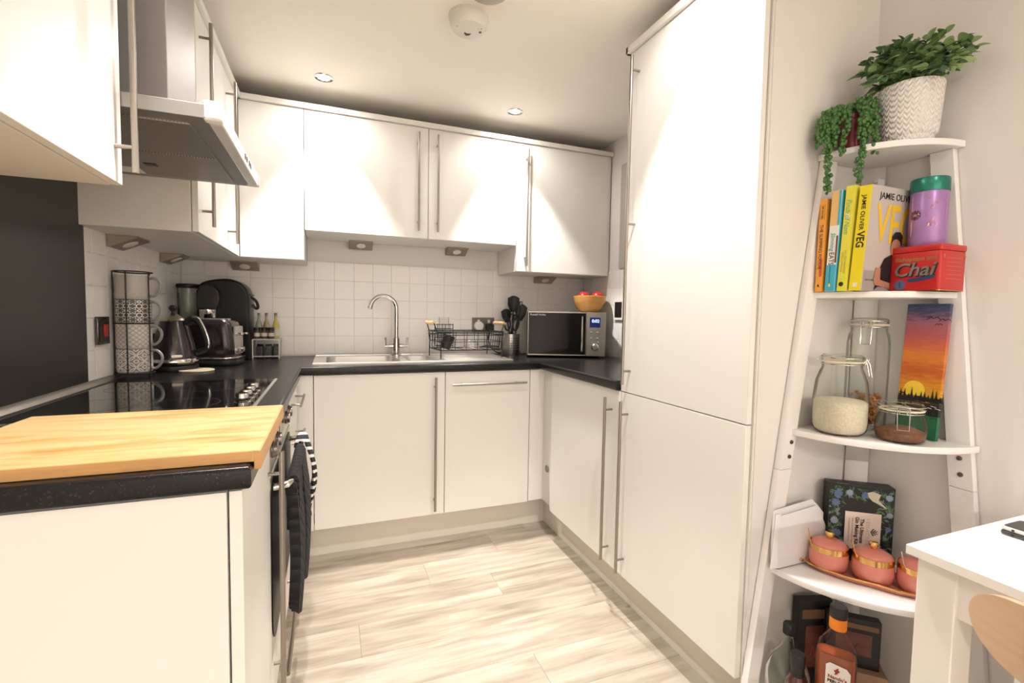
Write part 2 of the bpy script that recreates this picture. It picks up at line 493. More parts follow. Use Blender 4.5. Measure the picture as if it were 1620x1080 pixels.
# --- back run, base
c = thing('corner_filler', 'cream filler strip in the left corner beside the sink cabinet', 'filler', (0.61, -0.57, 0))
part('strip', MB().box(0.562, 0.6445, -0.580, -0.562, ZB, ZT - .001, bev=.001), m_cab, c)
off(c)
c = thing('base_cabinet', 'cream base cabinet under the sink, tall bar handle at its right edge', 'cabinet', (0.95, -0.3, 0))
part('carcass', MB().box(0.648, 1.251, -0.558, -0.01, ZB, 0.70), m_carc, c)
d = door(c, 0.6461, 1.2525, -0.580, -0.561, ZB, ZT)
bar_handle(d, (1.1995, -0.614, 0.847), (1.1995, -0.614, 0.180), (0, 0.034, 0))
off(c)
c = thing('dishwasher', 'integrated dishwasher with cream front panel and horizontal bar handle', 'dishwasher', (1.48, -0.3, 0))
part('body', MB().box(1.255, 1.708, -0.558, -0.01, ZB, ZT - .004), m_carc, c)
d = door(c, 1.2525, 1.7112, -0.580, -0.561, ZB, ZT, 'front_panel')
bar_handle(d, (1.282, -0.614, 0.806), (1.679, -0.614, 0.806), (0, 0.034, 0))
off(c)
c = thing('corner_post', 'cream L-shaped post in the right corner beside the dishwasher front', 'filler', (1.79, -0.6, 0))
part('strip', MB().box(1.7127, 1.812, -0.580, -0.562, ZB + .006, ZT - .002, bev=.001), m_cab, c)
part('strip', MB().box(1.794, 1.812, -0.722, -0.581, ZB + .006, ZT - .002, bev=.001), m_carc, c)
part('bumper', MB().lathe([(0.019, 0), (0.018, .005), (0.0, .006)], 20, M=Matrix.Translation((1.793, -0.645, 0.345)) @ Matrix.Rotation(-PI / 2, 4, 'Y')), mat('grey rubber', (.25, .23, .2, 1), rough=.7), c)
off(c)

# --- right run
c = thing('base_cabinet', 'cream base cabinet on the right under the worktop end, next to the tall cabinet', 'cabinet', (2.06, -1.03, 0))
part('carcass', MB().box(1.792, W - .004, -1.327, -0.726, ZB, ZT - .002), m_carc, c)
d = door(c, 1.7723, 1.791, -1.3285, -0.7225, ZB, ZT)
bar_handle(d, (1.738, -1.275, 0.838), (1.738, -1.275, 0.175), (0.034, 0, 0))
off(c)
c = thing('tall_cabinet', 'full-height cream cabinet with two doors and long bar handles', 'cabinet', (2.06, -1.63, 0))
part('carcass', MB().box(1.792, W - .004, -1.929, -1.332, ZB, UT), m_carc, c)
d = door(c, 1.7723, 1.791, -1.9286, -1.3305, ZB, ZT)
bar_handle(d, (1.738, -1.383, 0.840), (1.738, -1.383, 0.175), (0.034, 0, 0))
d = door(c, 1.7723, 1.791, -1.9286, -1.3305, ZT, UT)
bar_handle(d, (1.738, -1.388, 2.10), (1.738, -1.388, 0.905), (0.034, 0, 0))
part('handle_post', MB().tube([(1.738, -1.388, 1.50), (1.772, -1.388, 1.50)], .0043, 10), m_satin, d)
part('cornice', MB().box(1.758, 1.80, -1.931, -1.318, UT, 2.163, bev=.002), m_cab, c)
part('cornice', MB().box(1.758, W - .004, -1.332, -1.318, UT, 2.163, bev=.002), m_cab, c)
part('scribe_strip', MB().box(1.7915, 1.797, -1.934, -1.930, 0.0, UT), m_carc, c)
off(c)

# --- wall cabinets
def wall_cab(label, x0, x1, y0, y1, z0, z1, loc):
    c = thing('wall_cabinet', label, 'cabinet', loc)
    part('carcass', MB().box(x0, x1, y0, y1, z0, z1, bev=.0008), m_carc, c)
    return c
c = wall_cab('wall cabinet nearest the camera, left of the cooker hood, seen from below', 0.003, 0.300, -2.268, -1.668, UB, UT, (0.15, -1.97, UB))
d = door(c, 0.302, 0.3205, -2.270, -1.6666, UB, UT)
bar_handle(d, (0.354, -1.703, 2.10), (0.354, -1.703, 1.430), (-0.034, 0, 0)); off(c)
c = wall_cab('narrow wall cabinet just beyond the cooker hood, above the mugs', 0.003, 0.300, -1.0615, -0.624, UB, UT, (0.15, -0.84, UB))
d = door(c, 0.302, 0.320, -1.0620, -0.6245, UB, UT)
bar_handle(d, (0.354, -1.010, 2.10), (0.354, -1.010, 1.437), (-0.034, 0, 0)); off(c)
c = thing('wall_cabinet', 'L-shaped corner wall cabinet with two hinged door leaves, above the coffee machine', 'cabinet', (0.2, -0.2, UB))
part('carcass', MB().prism([(0.003, -0.622), (0.300, -0.622), (0.300, -0.300), (0.600, -0.300), (0.600, -0.008), (0.003, -0.008)], UB, UT), m_carc, c)
d = door(c, 0.302, 0.320, -0.6245, -0.322, UB, UT)
bar_handle(d, (0.354, -0.580, 2.10), (0.354, -0.580, 1.437), (-0.034, 0, 0))
door(c, 0.3205, 0.6017, -0.3193, -0.3015, UB, UT); off(c)
c = wall_cab('short wall cabinet above the sink tap, handle on its right', 0.604, 1.2100, -0.300, -0.008, BR, UT, (0.9, -0.15, BR))
d = door(c, 0.6017, 1.2109, -0.3193, -0.3015, BR, UT)
bar_handle(d, (1.155, -0.3535, 2.10), (1.155, -0.3535, 1.592), (0, 0.034, 0)); off(c)
c = wall_cab('short wall cabinet above the dish rack, handle on its left', 1.2115, 1.7190, -0.300, -0.008, BR, UT, (1.46, -0.15, BR))
d = door(c, 1.2109, 1.7202, -0.3193, -0.3015, BR, UT)
bar_handle(d, (1.2575, -0.3535, 2.10), (1.2575, -0.3535, 1.592), (0, 0.034, 0)); off(c)
c = wall_cab('tall-door wall cabinet in the right corner above the microwave', 1.7205, 2.3220, -0.300, -0.008, UB, UT, (2.02, -0.15, UB))
d = door(c, 1.7202, 2.3240, -0.3193, -0.3015, UB, UT)
bar_handle(d, (1.773, -0.3535, 2.10), (1.773, -0.3535, 1.440), (0, 0.034, 0))
part('end_panel', MB().box(2.3243, 2.344, -0.312, -0.008, UB, UT), m_cab, c); off(c)
# one continuous cornice over the wall cabinets
c = thing('cornice_rail', 'cream cornice rail running along the top of the wall cabinets', 'cornice', (0.33, -0.33, UT))
part('back_rail', MB().box(0.322, 2.346, -0.334, -0.27, UT + .0005, 2.163, bev=.002), m_cab, c)
part('left_rail', MB().box(0.26, 0.3345, -1.062, -0.27, UT + .0005, 2.163, bev=.002), m_cab, c)
part('near_rail', MB().box(0.26, 0.3345, -2.270, -1.667, UT + .0005, 2.163, bev=.002), m_cab, c)
off(c)

# ------------------------------------------------------------------ worktop with sink cut-out
wt = MB().prism([(0.002, -2.042), (0.600, -2.042), (0.600, -0.6), (1.752, -0.6), (1.752, -1.3285), (W - .004, -1.3285), (W - .004, -0.0075), (0.0075, -0.0075)], 0.872, 0.91, bev=0.009, seg=4)
wo = part('worktop', wt, m_top)
cut = part('sink_cut', MB().box(0.675, 1.265, -0.47, -0.145, 0.8, 1.0), m_top)
bo = wo.modifiers.new('cut', 'BOOLEAN'); bo.operation = 'DIFFERENCE'; bo.object = cut; bo.solver = 'EXACT'
dg = bpy.context.evaluated_depsgraph_get(); dg.update()
me = bpy.data.meshes.new_from_object(wo.evaluated_get(dg)); me.name = 'worktop'
wo.modifiers.clear(); wo.data = me; bpy.data.objects.remove(cut)
tag(wo, 'continuous black speckled worktop running round three sides of the kitchen', 'worktop')

# ------------------------------------------------------------------ left wall: splashback, hood, hob, board
c = part('splashback', MB().box(0.003, 0.010, -2.02, -1.031, 0.925, 1.567, bev=.001), m_splash)
tag(c, 'dark glossy splashback panel on the left wall behind the hob', 'splashback')
c = part('sealing_strip', MB().prism([(0.0105, 0), (0.026, 0), (0.020, .010), (0.0105, .016)], -2.035, -0.20, M=Matrix(((1, 0, 0, 0), (0, 0, 1, 0), (0, 1, 0, .9105), (0, 0, 0, 1)))), m_steel)
tag(c, 'silver sealing strip where the worktop meets the left wall', 'trim')

m_hood = mat('hood steel', (0.38, 0.37, 0.36, 1), rough=0.52, metal=1.0, var=0.05, vscale=20, vstretch=(.1, 1, 1))
m_mesh = mat('hood grease mesh', (0.30, 0.28, 0.25, 1), rough=0.45, metal=0.8, var=0.0)
nt, b, tc = nodes_of(m_mesh)
sp = nt.nodes.new('ShaderNodeSeparateXYZ'); nt.links.new(tc.outputs['Object'], sp.inputs[0])
hx = (E(nt, sp.outputs[0]) * 900).sin() * (E(nt, sp.outputs[1]) * 900).sin()
c_ = ramp(nt, (hx * 0.5 + 0.5).v, [(0.25, (0.16, 0.15, 0.13, 1)), (0.75, (0.40, 0.38, 0.34, 1))])
nt.links.new(c_, b.inputs['Base Color'])
h = thing('cooker_hood', 'steel chimney cooker hood between the wall cabinets over the hob', 'cooker hood', (0.2, -1.364, 1.57))
part('canopy', MB().box(0.004, 0.470, -1.6640, -1.0650, 1.5715, 1.602, bev=.002), m_hood, h)
part('front_lip', MB().box(0.468, 0.497, -1.635, -1.094, 1.570, 1.610, bev=.004), mat('pale grey hood lip', (.72, .70, .68, 1), rough=.35, metal=.3), h)
for ya, yb in ((-1.6645, -1.635), (-1.094, -1.0645)):
    part('end_cap', MB().box(0.462, 0.499, ya, yb, 1.5695, 1.612, bev=.006, seg=3), m_white, h)
part('chimney', MB().box(0.004, 0.357, -1.494, -1.234, 1.6022, CEIL - .002, bev=.0015), m_hood, h)
for ya, yb in ((-1.62, -1.37), (-1.36, -1.11)):
    f_ = part('filter', MB().box(0.06, 0.43, ya, yb, 1.567, 1.572, bev=.001), m_mesh, h)
    part('latch', MB().box(0.23, 0.26, (ya + yb) / 2 - .012, (ya + yb) / 2 + .012, 1.565, 1.5675), m_black, f_)
for yy in (-1.58, -1.15):
    part('lamp_lens', MB().box(0.12, 0.20, yy - .03, yy + .03, 1.5655, 1.5675, bev=.001), m_white, h)
for k in range(4):
    part('button', MB().box(0.496, 0.4985, -1.345 + .028 * k + (.012 if k > 1 else 0), -1.335 + .028 * k + (.012 if k > 1 else 0), 1.583, 1.598), m_black, h)
off(h)

hb = thing('hob', 'black glass hob with a steel rim and four steel control knobs', 'hob', (0.29, -1.30, 0.91))
part('rim', MB().box(0.052, 0.540, -1.608, -0.992, 0.9102, 0.9145, bev=.001), m_steel, hb)
part('glass', MB().box(0.060, 0.532, -1.600, -1.000, 0.912, 0.9158, bev=.0008), m_blackgl, hb)
for k in range(4):
    ky = -1.30 - .062 * k
    kb = part('knob', MB().lathe([(0.020, 0.0), (0.020, .004), (.0165, .006), (0.0165, .024), (0.015, .027), (0, .027)], 24, c=(0.503, ky, .9158)), m_chrome, hb)
    part('collar', MB().lathe([(0.0172, 0.008), (0.0178, .009), (.0178, .014), (0.0172, .015)], 24, c=(0.503, ky, .9158), cap=False), m_black, kb)
for cx, cy, r in ((.17, -1.43, .09), (.17, -1.15, .075), (.37, -1.45, .075), (.37, -1.16, .09)):
    part('cooking_zone', MB().lathe([(r, 0), (r + .002, 0.0002), (r + .002, .0003), (r, .0003)], 40, c=(cx, cy, .9157), cap=False), mat('grey zone print', (.06, .06, .06, 1), rough=.2), hb)
off(hb)

# bamboo board hooked over the worktop edge
m_bam = mat('pale bamboo', (0.72, 0.47, 0.20, 1), rough=0.38, var=0.0)
nt, b, tc = nodes_of(m_bam)
mp = nt.nodes.new('ShaderNodeMapping'); mp.inputs['Scale'].default_value = (3, 16, 3); mp.inputs['Rotation'].default_value = (0, 0, 0.12)
nt.links.new(tc.outputs['Object'], mp.inputs[0])
n1 = nt.nodes.new('ShaderNodeTexNoise'); n1.inputs['Scale'].default_value = 1.6; n1.inputs['Detail'].default_value = 6; n1.inputs['Distortion'].default_value = .8
nt.links.new(mp.outputs[0], n1.inputs['Vector'])
c_ = ramp(nt, n1.outputs['Fac'], [(0.25, (0.46, 0.23, 0.065, 1)), (0.40, (0.62, 0.38, 0.15, 1)), (0.55, (0.70, 0.48, 0.22, 1)), (0.85, (0.75, 0.56, 0.29, 1))])
nt.links.new(c_, b.inputs['Base Color'])
m_bame = mat('bamboo edge', (0.58, 0.32, 0.12, 1), rough=0.45, var=0.22, vscale=5, vstretch=(2, 2, 30))
bd = thing('chopping_board', 'large pale wooden worktop board hooked over the end of the worktop', 'board', (0.40, -1.93, 0.91))
part('panel', MB().box(0.137, 0.6085, -2.018, -1.616, 0.9105, 0.930, bev=.0012), m_bam, bd)
part('edge_strip', MB().box(0.137, 0.598, -2.0195, -2.0182, 0.9125, 0.9285), m_bame, bd)
part('edge_strip', MB().box(0.6087, 0.610, -2.018, -1.616, 0.9125, 0.9285), m_bame, bd)
part('hook_lip', MB().box(0.6010, 0.6110, -2.0195, -1.616, 0.898, 0.9290, bev=.001), m_bame, bd)
off(bd)

# oven gloves and striped towel over the oven handle
m_glove = mat('black quilted cotton', (0.018, 0.017, 0.018, 1), rough=0.95, var=0.0)
nt, b, tc = nodes_of(m_glove)
sp = nt.nodes.new('ShaderNodeSeparateXYZ'); nt.links.new(tc.outputs['Object'], sp.inputs[0])
yy, zz_ = E(nt, sp.outputs[1]), E(nt, sp.outputs[2])
q = ((yy + zz_) * 95).sin().abs().min(((yy - zz_) * 95).sin().abs())
bp = nt.nodes.new('ShaderNodeBump'); bp.inputs['Strength'].default_value = 0.9; bp.inputs['Distance'].default_value = .006
nt.links.new(q.sqrt().v, bp.inputs['Height']); nt.links.new(bp.outputs[0], b.inputs['Normal'])
def hang(y0, y1, zt, zb_front, zb_back, bulge, nx=10, nz=18, wav=.006, r=.014, xc=.628, seed=0):
    rows = []; rd = random.Random(seed)
    L = [('b', zb_back + (zt - zb_back) * i / 6) for i in range(7)]
    prof = [(xc - r - .001, z) for _, z in L]
    for k in range(1, 8):
        a = PI - PI * k / 8; prof.append((xc + r * math.cos(a), zt + r * math.sin(a)))
    prof += [(xc + r + bulge * math.sin(PI * min(1, i / nz * 1.15)) , zt - (zt - zb_front) * i / nz) for i in range(nz + 1)]
    for i, (x, z) in enumerate(prof):
        row = []
        for j in range(nx + 1):
            t = j / nx; y = y0 + (y1 - y0) * t
            row.append((x + wav * math.sin(t * 9 + seed) * (max(0, zt - z) / (zt - zb_front + .01)), y, z))
        rows.append(row)
    return rows
g = thing('oven_glove', 'black quilted double oven glove hanging over the oven handle', 'oven glove', (0.63, -1.40, 0.74))
def glove_leaf(y0, y1, zb, xo):
    # a rounded mitt pocket hanging in front
    rows = []
    for i in range(15):
        t = i / 14; z = 0.725 - t * (0.725 - zb)
        w = 1.0 if t < .72 else math.sqrt(max(0.0, 1 - ((t - .72) / .285) ** 2))
        yc, hw = (y0 + y1) / 2, (y1 - y0) / 2 * max(w, .12)
        rows.append([(xo - .004 + .010 * math.sin(PI * t) + .008 * (1 - s * s) * (1 if t > .2 else t * 5), yc + hw * s, z) for s in [-1 + 2 * k / 8 for k in range(9)]])
    return rows
part('strap', MB().sheet(hang(-1.58, -1.27, .727, .60, .60, .002, wav=0, seed=1), .010), m_glove, g)
part('mitt', MB().sheet(glove_leaf(-1.590, -1.450, 0.345, .640), .026), m_glove, g)
part('mitt', MB().sheet(glove_leaf(-1.440, -1.265, 0.350, .648), .028), m_glove, g)
off(g)
m_towel = mat('striped towel', (.5, .5, .5, 1), rough=.95, var=0)
nt, b, tc = nodes_of(m_towel)
sp = nt.nodes.new('ShaderNodeSeparateXYZ'); nt.links.new(tc.outputs['Object'], sp.inputs[0])
st = (E(nt, sp.outputs[2]) * 38 + E(nt, sp.outputs[1]) * 10).fract()
c_ = ramp(nt, st.v, [(0.0, (0.016, .016, .016, 1)), (0.62, (0.75, 0.73, 0.69, 1))], 'CONSTANT')
nt.links.new(c_, b.inputs['Base Color'])
t_ = part('tea_towel', MB().sheet(hang(-1.235, -1.130, .727, .47, .56, .024, seed=3, wav=.012, r=.019), .006), m_towel)
tag(t_, 'black and white striped tea towel hanging beside the oven gloves', 'towel')

# ------------------------------------------------------------------ sink, tap
m_sink = mat('satin sink steel', (0.80, 0.78, 0.75, 1), rough=0.28, metal=1.0, var=0.04, vscale=12)
s_ = thing('sink', 'stainless steel inset sink with two bowls and a ribbed drainer', 'sink', (1.14, -0.28, 0.91))
SX0, SX1, SY0, SY1 = 0.640, 1.648, -0.492, -0.052
bm = bmesh.new()
def grid_sink():
    """Rim plate with two bowl openings as one grid of points."""
    mb = MB()
    z1 = .9145
    def plate(x0, x1, y0, y1): mb.box(x0, x1, y0, y1, .9105, z1)
    bx = [(0.700, 1.050, -.455, -.155), (1.095, 1.235, -.430, -.175)]
    plate(SX0, SX1, SY0, -.455); plate(SX0, SX1, -.155, SY1)
    plate(SX0, .700, -.455, -.155); plate(1.050, 1.095, -.455, -.155); plate(1.235, SX1, -.455, -.155)
    plate(1.095, 1.235, -.455, -.430); plate(1.095, 1.235, -.175, -.155)
    return mb
part('rim', grid_sink(), m_sink, s_)
part('raised_edge', MB().tube([(SX0 + .004, SY0 + .004, .9135), (SX1 - .004, SY0 + .004, .9135), (SX1 - .004, SY1 - .004, .9135), (SX0 + .004, SY1 - .004, .9135)], .0042, 8, closed=True), m_sink, s_)
def bowl(x0, x1, y0, y1, depth, r):
    mb = MB(); t = bmesh.new(); rings = []
    for k in range(9):
        f = k / 8
        ins = 0.0 if f < .6 else .035 * (1 - math.cos((f - .6) / .4 * PI / 2))
        P = rrect(x0 + ins, x1 - ins, y0 + ins, y1 - ins, max(r - ins * .3, .02), 5)
        rings.append([t.verts.new((x, y, .9142 - depth * (f if f < .6 else .6 + .4 * math.sin((f - .6) / .4 * PI / 2)))) for x, y in P])
    for a, b2 in zip(rings[:-1], rings[1:]):
        for i in range(len(a)):
            j = (i + 1) % len(a); t.faces.new((a[i], b2[i], b2[j], a[j]))
    t.faces.new(rings[-1])
    mb.merge(t); return mb
b1 = part('main_bowl', bowl(.701, 1.049, -.454, -.156, .15, .05), m_sink, s_)
part('waste', MB().lathe([(.038, 0), (.038, .002), (.03, .003), (.026, .001), (0, .001)], 24, c=(.875, -.305, .765)), m_chrome, b1)
part('half_bowl', bowl(1.096, 1.234, -.429, -.176, .09, .04), m_sink, s_)
for k in range(7):
    y = -.42 + k * .042
    part('drainer_rib', MB().box(1.29, 1.61, y, y + .016, .914, .9175, bev=.0012), m_sink, s_)
off(s_)

tp = thing('tap', 'chrome swan-neck mixer tap with two small lever handles behind the sink', 'tap', (1.073, -0.105, 0.9145))
part('body', MB().lathe([(0.027, 0), (0.027, .006), (0.0185, .012), (0.0185, .085), (0.016, .10), (0.012, .104)], 24), m_chrome, tp)
dx = Vector((-1, -.12, 0)).normalized()
pth = [Vector((0, 0, .095)), Vector((0, 0, .16)), Vector((0, 0, .265))]
R_ = 0.073
for k in range(1, 15):
    a = PI * k / 14 * .93
    pth.append(dx * (R_ - R_ * math.cos(a)) + Vector((0, 0, .265 + R_ * math.sin(a))))
e_ = pth[-1]; dn = (pth[-1] - pth[-2]).normalized()
pth.append(e_ + dn * .012)
part('spout', MB().tube(pth, .0118, 16), m_chrome, tp)
part('nozzle', MB().tube([pth[-1] - dn * .006, pth[-1] + dn * .006], .0128, 16), m_steel, tp)
for s in (-1, 1):
    arm = part('valve_arm', MB().tube([(0, 0, .055), (s * .045, 0, .052)], .009, 14).tube([(s * .018, 0, .054), (s * .040, 0, .0525)], .0125, 14), m_chrome, tp)
    part('lever', MB().tube([(s * .040, 0, .0525), (s * .066, 0, .052)], .006, 10).tube([(s * .060, 0, .05), (s * .061, -.004, .075), (s * .062, -.006, .102)], .006, 10, radii=[.0045, .0055, .0072]), m_chrome, arm)

# ------------------------------------------------------------------ dish rack and what is in it
rk = thing('dish_rack', 'black wire dish rack with wooden grips standing on the drainer', 'dish rack', (1.44, -0.285, 0.9165), rz=0.08)
X0, X1, Y0, Y1, Z0, Z1 = -.195, .185, -.115, .115, .045, .145
rad = .0024
def loop(z, ins=0.0): return [(x, y, z) for x, y in rrect(X0 + ins, X1 - ins, Y0 + ins, Y1 - ins, .02, 3)]
part('frame', MB().tube(loop(Z1), .0035, 8, closed=True).tube(loop(Z1 - .018), .0025, 8, closed=True).tube(loop(Z0, .012), .003, 8, closed=True), m_wire, rk)
for x in (X0 + .012, X1 - .012):
    for y in (Y0 + .005, Y1 - .005):
        part('leg', MB().tube([(x, y, Z1), (x, y, 0.0)], .003, 8), m_wire, rk)
wires = MB()
for k in range(6):
    x = X0 + .03 + k * (X1 - X0 - .06) / 5
    wires.tube([(x, Y0, Z1), (x, Y0 + .012, Z0), (x, Y1 - .012, Z0), (x, Y1, Z1)], rad * .75, 6)
for k in range(7):
    y = Y0 + .02 + k * (Y1 - Y0 - .04) / 6
    wires.tube([(X0, y, Z1), (X0 + .012, y, Z0)], rad * .75, 6)
    wires.tube([(X1, y, Z1), (X1 - .012, y, Z0)], rad * .75, 6)
for zf in (.090,):
    wires.tube(loop(zf, .006), rad * .75, 6, closed=True)
part('basket_wires', wires, m_wire, rk)
m_grip = mat('pale wooden grip', (0.62, 0.40, 0.20, 1), rough=.5, var=.15, vscale=20)
for sx, xe in ((-1, X0 - .012), (1, X1 + .012)):
    hd = part('handle_wire', MB().tube(smooth_path([(xe + sx * -.012, -.075, Z1), (xe, -.07, Z1 + .035), (xe + sx * .004, -.055, Z1 + .045), (xe + sx * .004, .055, Z1 + .045), (xe, .07, Z1 + .035), (xe - sx * .012, .075, Z1)], 4), .0032, 8), m_wire, rk)
    part('wooden_grip', MB().tube([(xe + sx * .004, -.068, Z1 + .046), (xe + sx * .004, .068, Z1 + .046)], .0105, 14), m_grip, hd)
cd = MB()
for k in range(6): cd.tube([(X0 + .035 + .052 * math.cos(a) * .0 + x, y, z) for x, y, z in [(0, .03, .06 + k * .024), (.09, .03, .06 + k * .024), (.09, .085, .06 + k * .024), (0, .085, .06 + k * .024)] for a in (0,)], .0018, 6, closed=True)
for x, y in ((0, .03), (.09, .03), (.09, .085), (0, .085), (.045, .03), (.045, .085)):
    cd.tube([(X0 + .035 + x, y, .05), (X0 + .035 + x, y, .185)], .002, 6)
part('cutlery_basket', cd, m_wire, rk)
rk_m = Matrix.Translation((1.44, -.285, .9165)) @ Matrix.Rotation(.08, 4, 'Z')
def in_rack(p): return tuple(rk_m @ Vector(p))
gl = part('drinking_glass', MB().lathe([(.0, .003), (.022, .003), (.024, 0), (.026, .004), (.029, .17)], 24, cap=False), m_jar, loc=in_rack((X0 + .08, .058, .052)))
tag(gl, 'tall clear tumbler standing upside in the rack cutlery basket', 'glass'); gl['label'] = 'tall clear glass standing at the back left of the dish rack'
cup = part('storage_cup', MB().lathe([(0, .0), (.026, 0), (.034, .075), (.033, .075), (.025, .003), (0, .003)], 24, M=Matrix.Rotation(.35, 4, 'Y')), m_black, loc=in_rack((X0 + .048, -.062, .053)))
tag(cup, 'small black cup leaning inside the left end of the dish rack', 'cup')
m_mesh2 = mat('fine steel mesh', (.35, .33, .3, 1), rough=.4, metal=.8, var=.3, vscale=120)
sv = thing('sieve', 'small wire sieve with black handle lying in the dish rack', 'sieve', in_rack((.02, -.03, .052)), rz=.08 - .15)
mb = MB()
for k in range(7):
    a = PI * k / 7
    mb.tube([(-.045 * math.cos(t) * math.cos(a), -.045 * math.cos(t) * math.sin(a), .044 * math.sin(t)) for t in [PI * i / 10 for i in range(11)]], .0009, 5)
for zr in (.018, .034): mb.tube(arc_pts((0, 0, zr + .0), .045 * math.sqrt(1 - (zr / .045) ** 2), 0, 340, 18, 'xy'), .0009, 5)
part('bowl_mesh', mb, m_mesh2, sv)
part('rim', MB().tube(arc_pts((0, 0, .002), .046, 0, 345, 24, 'xy'), .002, 6, closed=True), m_steel, sv)
part('handle', MB().tube([(.045, 0, .004), (.09, 0, .012), (.16, .004, .006)], .005, 8, radii=[.003, .005, .006]), m_black, sv)

# ------------------------------------------------------------------ utensil holder and utensils
m_perf = mat('perforated steel', (0.52, 0.50, 0.47, 1), rough=0.3, metal=1.0, var=0.0)
nt, b, tc = nodes_of(m_perf)
sp = nt.nodes.new('ShaderNodeSeparateXYZ'); nt.links.new(tc.outputs['Object'], sp.inputs[0])
uh = thing('utensil_holder', 'perforated steel utensil pot between the dish rack and the microwave', 'utensil holder', (1.765, -0.135, 0.91))
part('pot', MB().lathe([(0, 0), (.054, 0), (.0555, .003), (.0555, .130), (0.0575, .130), (.0525, .006), (0, .005)], 40), m_perf, uh)
hl = MB()
for k in range(6):
    for i in range(26):
        if (i // 2) % 3 == 2: continue
        a = 2 * PI * i / 26; z = .030 + k * .015
        hl.box(-.0028, .0028, -.0012, .0008, -.0028, .0028, M=Matrix.Rotation(a, 4, 'Z') @ Matrix.Translation((0, -.0555, z)))
part('perforations', hl, m_gap, uh, kind='stuff')
UB0 = Vector((1.765, -0.135, 0.918))
m_nyl = mat('black nylon', (0.016, 0.015, 0.015, 1), rough=.5, var=.1)
def utensil(name, label, head, foot, top, L, mhead=None, roll=0.0):
    """Head mesh is in a local frame whose +z is the handle direction away from the foot."""
    f = UB0 + Vector(foot); d = (Vector(top) - f).normalized()
    u = thing(name, label, 'utensil', f)
    q = Vector((0, 0, 1)).rotation_difference(d) @ Matrix.Rotation(roll, 3, 'Z').to_quaternion()
    Mx = q.to_matrix().to_4x4()
    hm = MB().tube([(0, 0, 0), (0, 0, L * .55), (0, 0, L)], .005, 8, radii=[.0065, .005, .0045])
    hm.bm.transform(Mx); part('handle', hm, m_nyl, u)
    head.bm.transform(Matrix.Translation(d * L) @ Mx); part('head', head, mhead or m_nyl, u)
    return u
def blade(w, h, th, slots=0, bow=.006):
    mb = MB(); rows = []
    for i in range(9):
        t = i / 8; ww = w / 2 * (0.45 + .55 * min(1, t * 2.2)) * (1 if t < .85 else math.sqrt(max(.08, 1 - ((t - .85) / .16) ** 2)))
        rows.append([(ww * s, bow * (s * s), h * t) for s in (-1, -.5, 0, .5, 1)])
    return mb.sheet(rows, th)
def slotted(w, h):
    mb = MB(); P = [(-w * .3, 0, 0), (-w / 2, 0, h * .3), (-w / 2, 0, h * .9), (w / 2, 0, h), (w / 2, 0, h * .3), (w * .3, 0, 0)]
    mb.tube(P, .004, 6, closed=True)
    for k in range(4):
        x = -w / 2 + w * (k + .7) / 4.6; mb.box(x - .004, x + .004, -.0015, .0015, h * .15, h * .96)
    return mb
W_ = Vector((1.765, -0.135, 0))
utensil('spoon', 'black nylon ladle head tallest in the steel utensil pot', blade(.074, .100, .004, bow=.018), (.01, .0, 0), (1.765 + .02, -.12, 1.255), .26, roll=-.5)
utensil('spatula', 'black slotted turner leaning right in the utensil pot', slotted(.070, .090), (-.015, .01, 0), (1.815, -.105, 1.25), .245, roll=-.3)
utensil('serving_spoon', 'black nylon spoon at the right rim of the utensil pot', blade(.064, .105, .004, bow=.014), (-.005, -.01, 0), (1.842, -.125, 1.20), .215, roll=-.6)
utensil('fish_slice', 'narrow black slice on the far right of the utensil pot', slotted(.045, .10), (0.0, .012, 0), (1.852, -.10, 1.235), .215, roll=-.9)
utensil('pasta_fork', 'black nylon pasta server at the left of the utensil pot', blade(.060, .085, .004, bow=.02), (.015, .008, 0), (1.742, -.10, 1.21), .195, roll=-.2)
for kx, lab, tp_ in ((-.03, 'left pair of black-handled kitchen scissors in the utensil pot', (1.732, -.165, 1.1)), (.01, 'right pair of black-handled kitchen scissors in the utensil pot', (1.785, -.17, 1.1))):
    f = UB0 + Vector((kx * .4, -.012, 0)); d = (Vector(tp_) - f).normalized(); Mx = Vector((0, 0, 1)).rotation_difference(d).to_matrix().to_4x4()
    u = thing('scissors', lab, 'scissors', f, group='kitchen scissors in the utensil pot')
    bl = MB().box(-.004, .004, -.001, .001, .0, .145); bl.bm.transform(Mx); part('blade', bl, m_steel, u)
    rg = MB().tube([(.019 * math.cos(a), 0, .186 + .040 * math.sin(a)) for a in [2 * PI * i / 16 for i in range(16)]], .0055, 8, closed=True); rg.bm.transform(Mx); part('finger_loop', rg, m_nyl, u)

# ------------------------------------------------------------------ microwave, bowl, apples
MWA = -0.37
mw = thing('microwave', 'silver and black microwave with blue display in the right corner of the worktop', 'microwave', (1.806, -0.312, 0.9102), rz=MWA)
m_mwst = mat('microwave steel', (0.40, 0.375, 0.345, 1), rough=.35, metal=.9, var=.04, vscale=20, vstretch=(.1, 1, 1))
part('casing', MB().box(0, .457, .004, .292, .013, .271, bev=.004), mat('microwave casing', (.30, .29, .28, 1), rough=.45, metal=.7), mw)
for fx in (.03, .427):
    for fy in (.04, .26): part('foot', MB().lathe([(.012, 0), (.014, .013), (0, .013)], 12, c=(fx, fy, 0)), m_black, mw)
dr_ = part('door', MB().box(.0, .342, -.014, .0035, .013, .271, bev=.002), m_mwst, mw)
part('window', MB().box(.004, .339, -.0152, -.013, .021, .264, bev=.0006), mat('smoked microwave glass', (.005, .0045, .004, 1), rough=.10, spec=.18, var=.05), dr_)
part('handle', MB().tube([(.315, -.015, .248), (.315, -.034, .244), (.315, -.036, .145), (.315, -.034, .042), (.315, -.015, .038)], .006, 10), m_chrome, dr_)
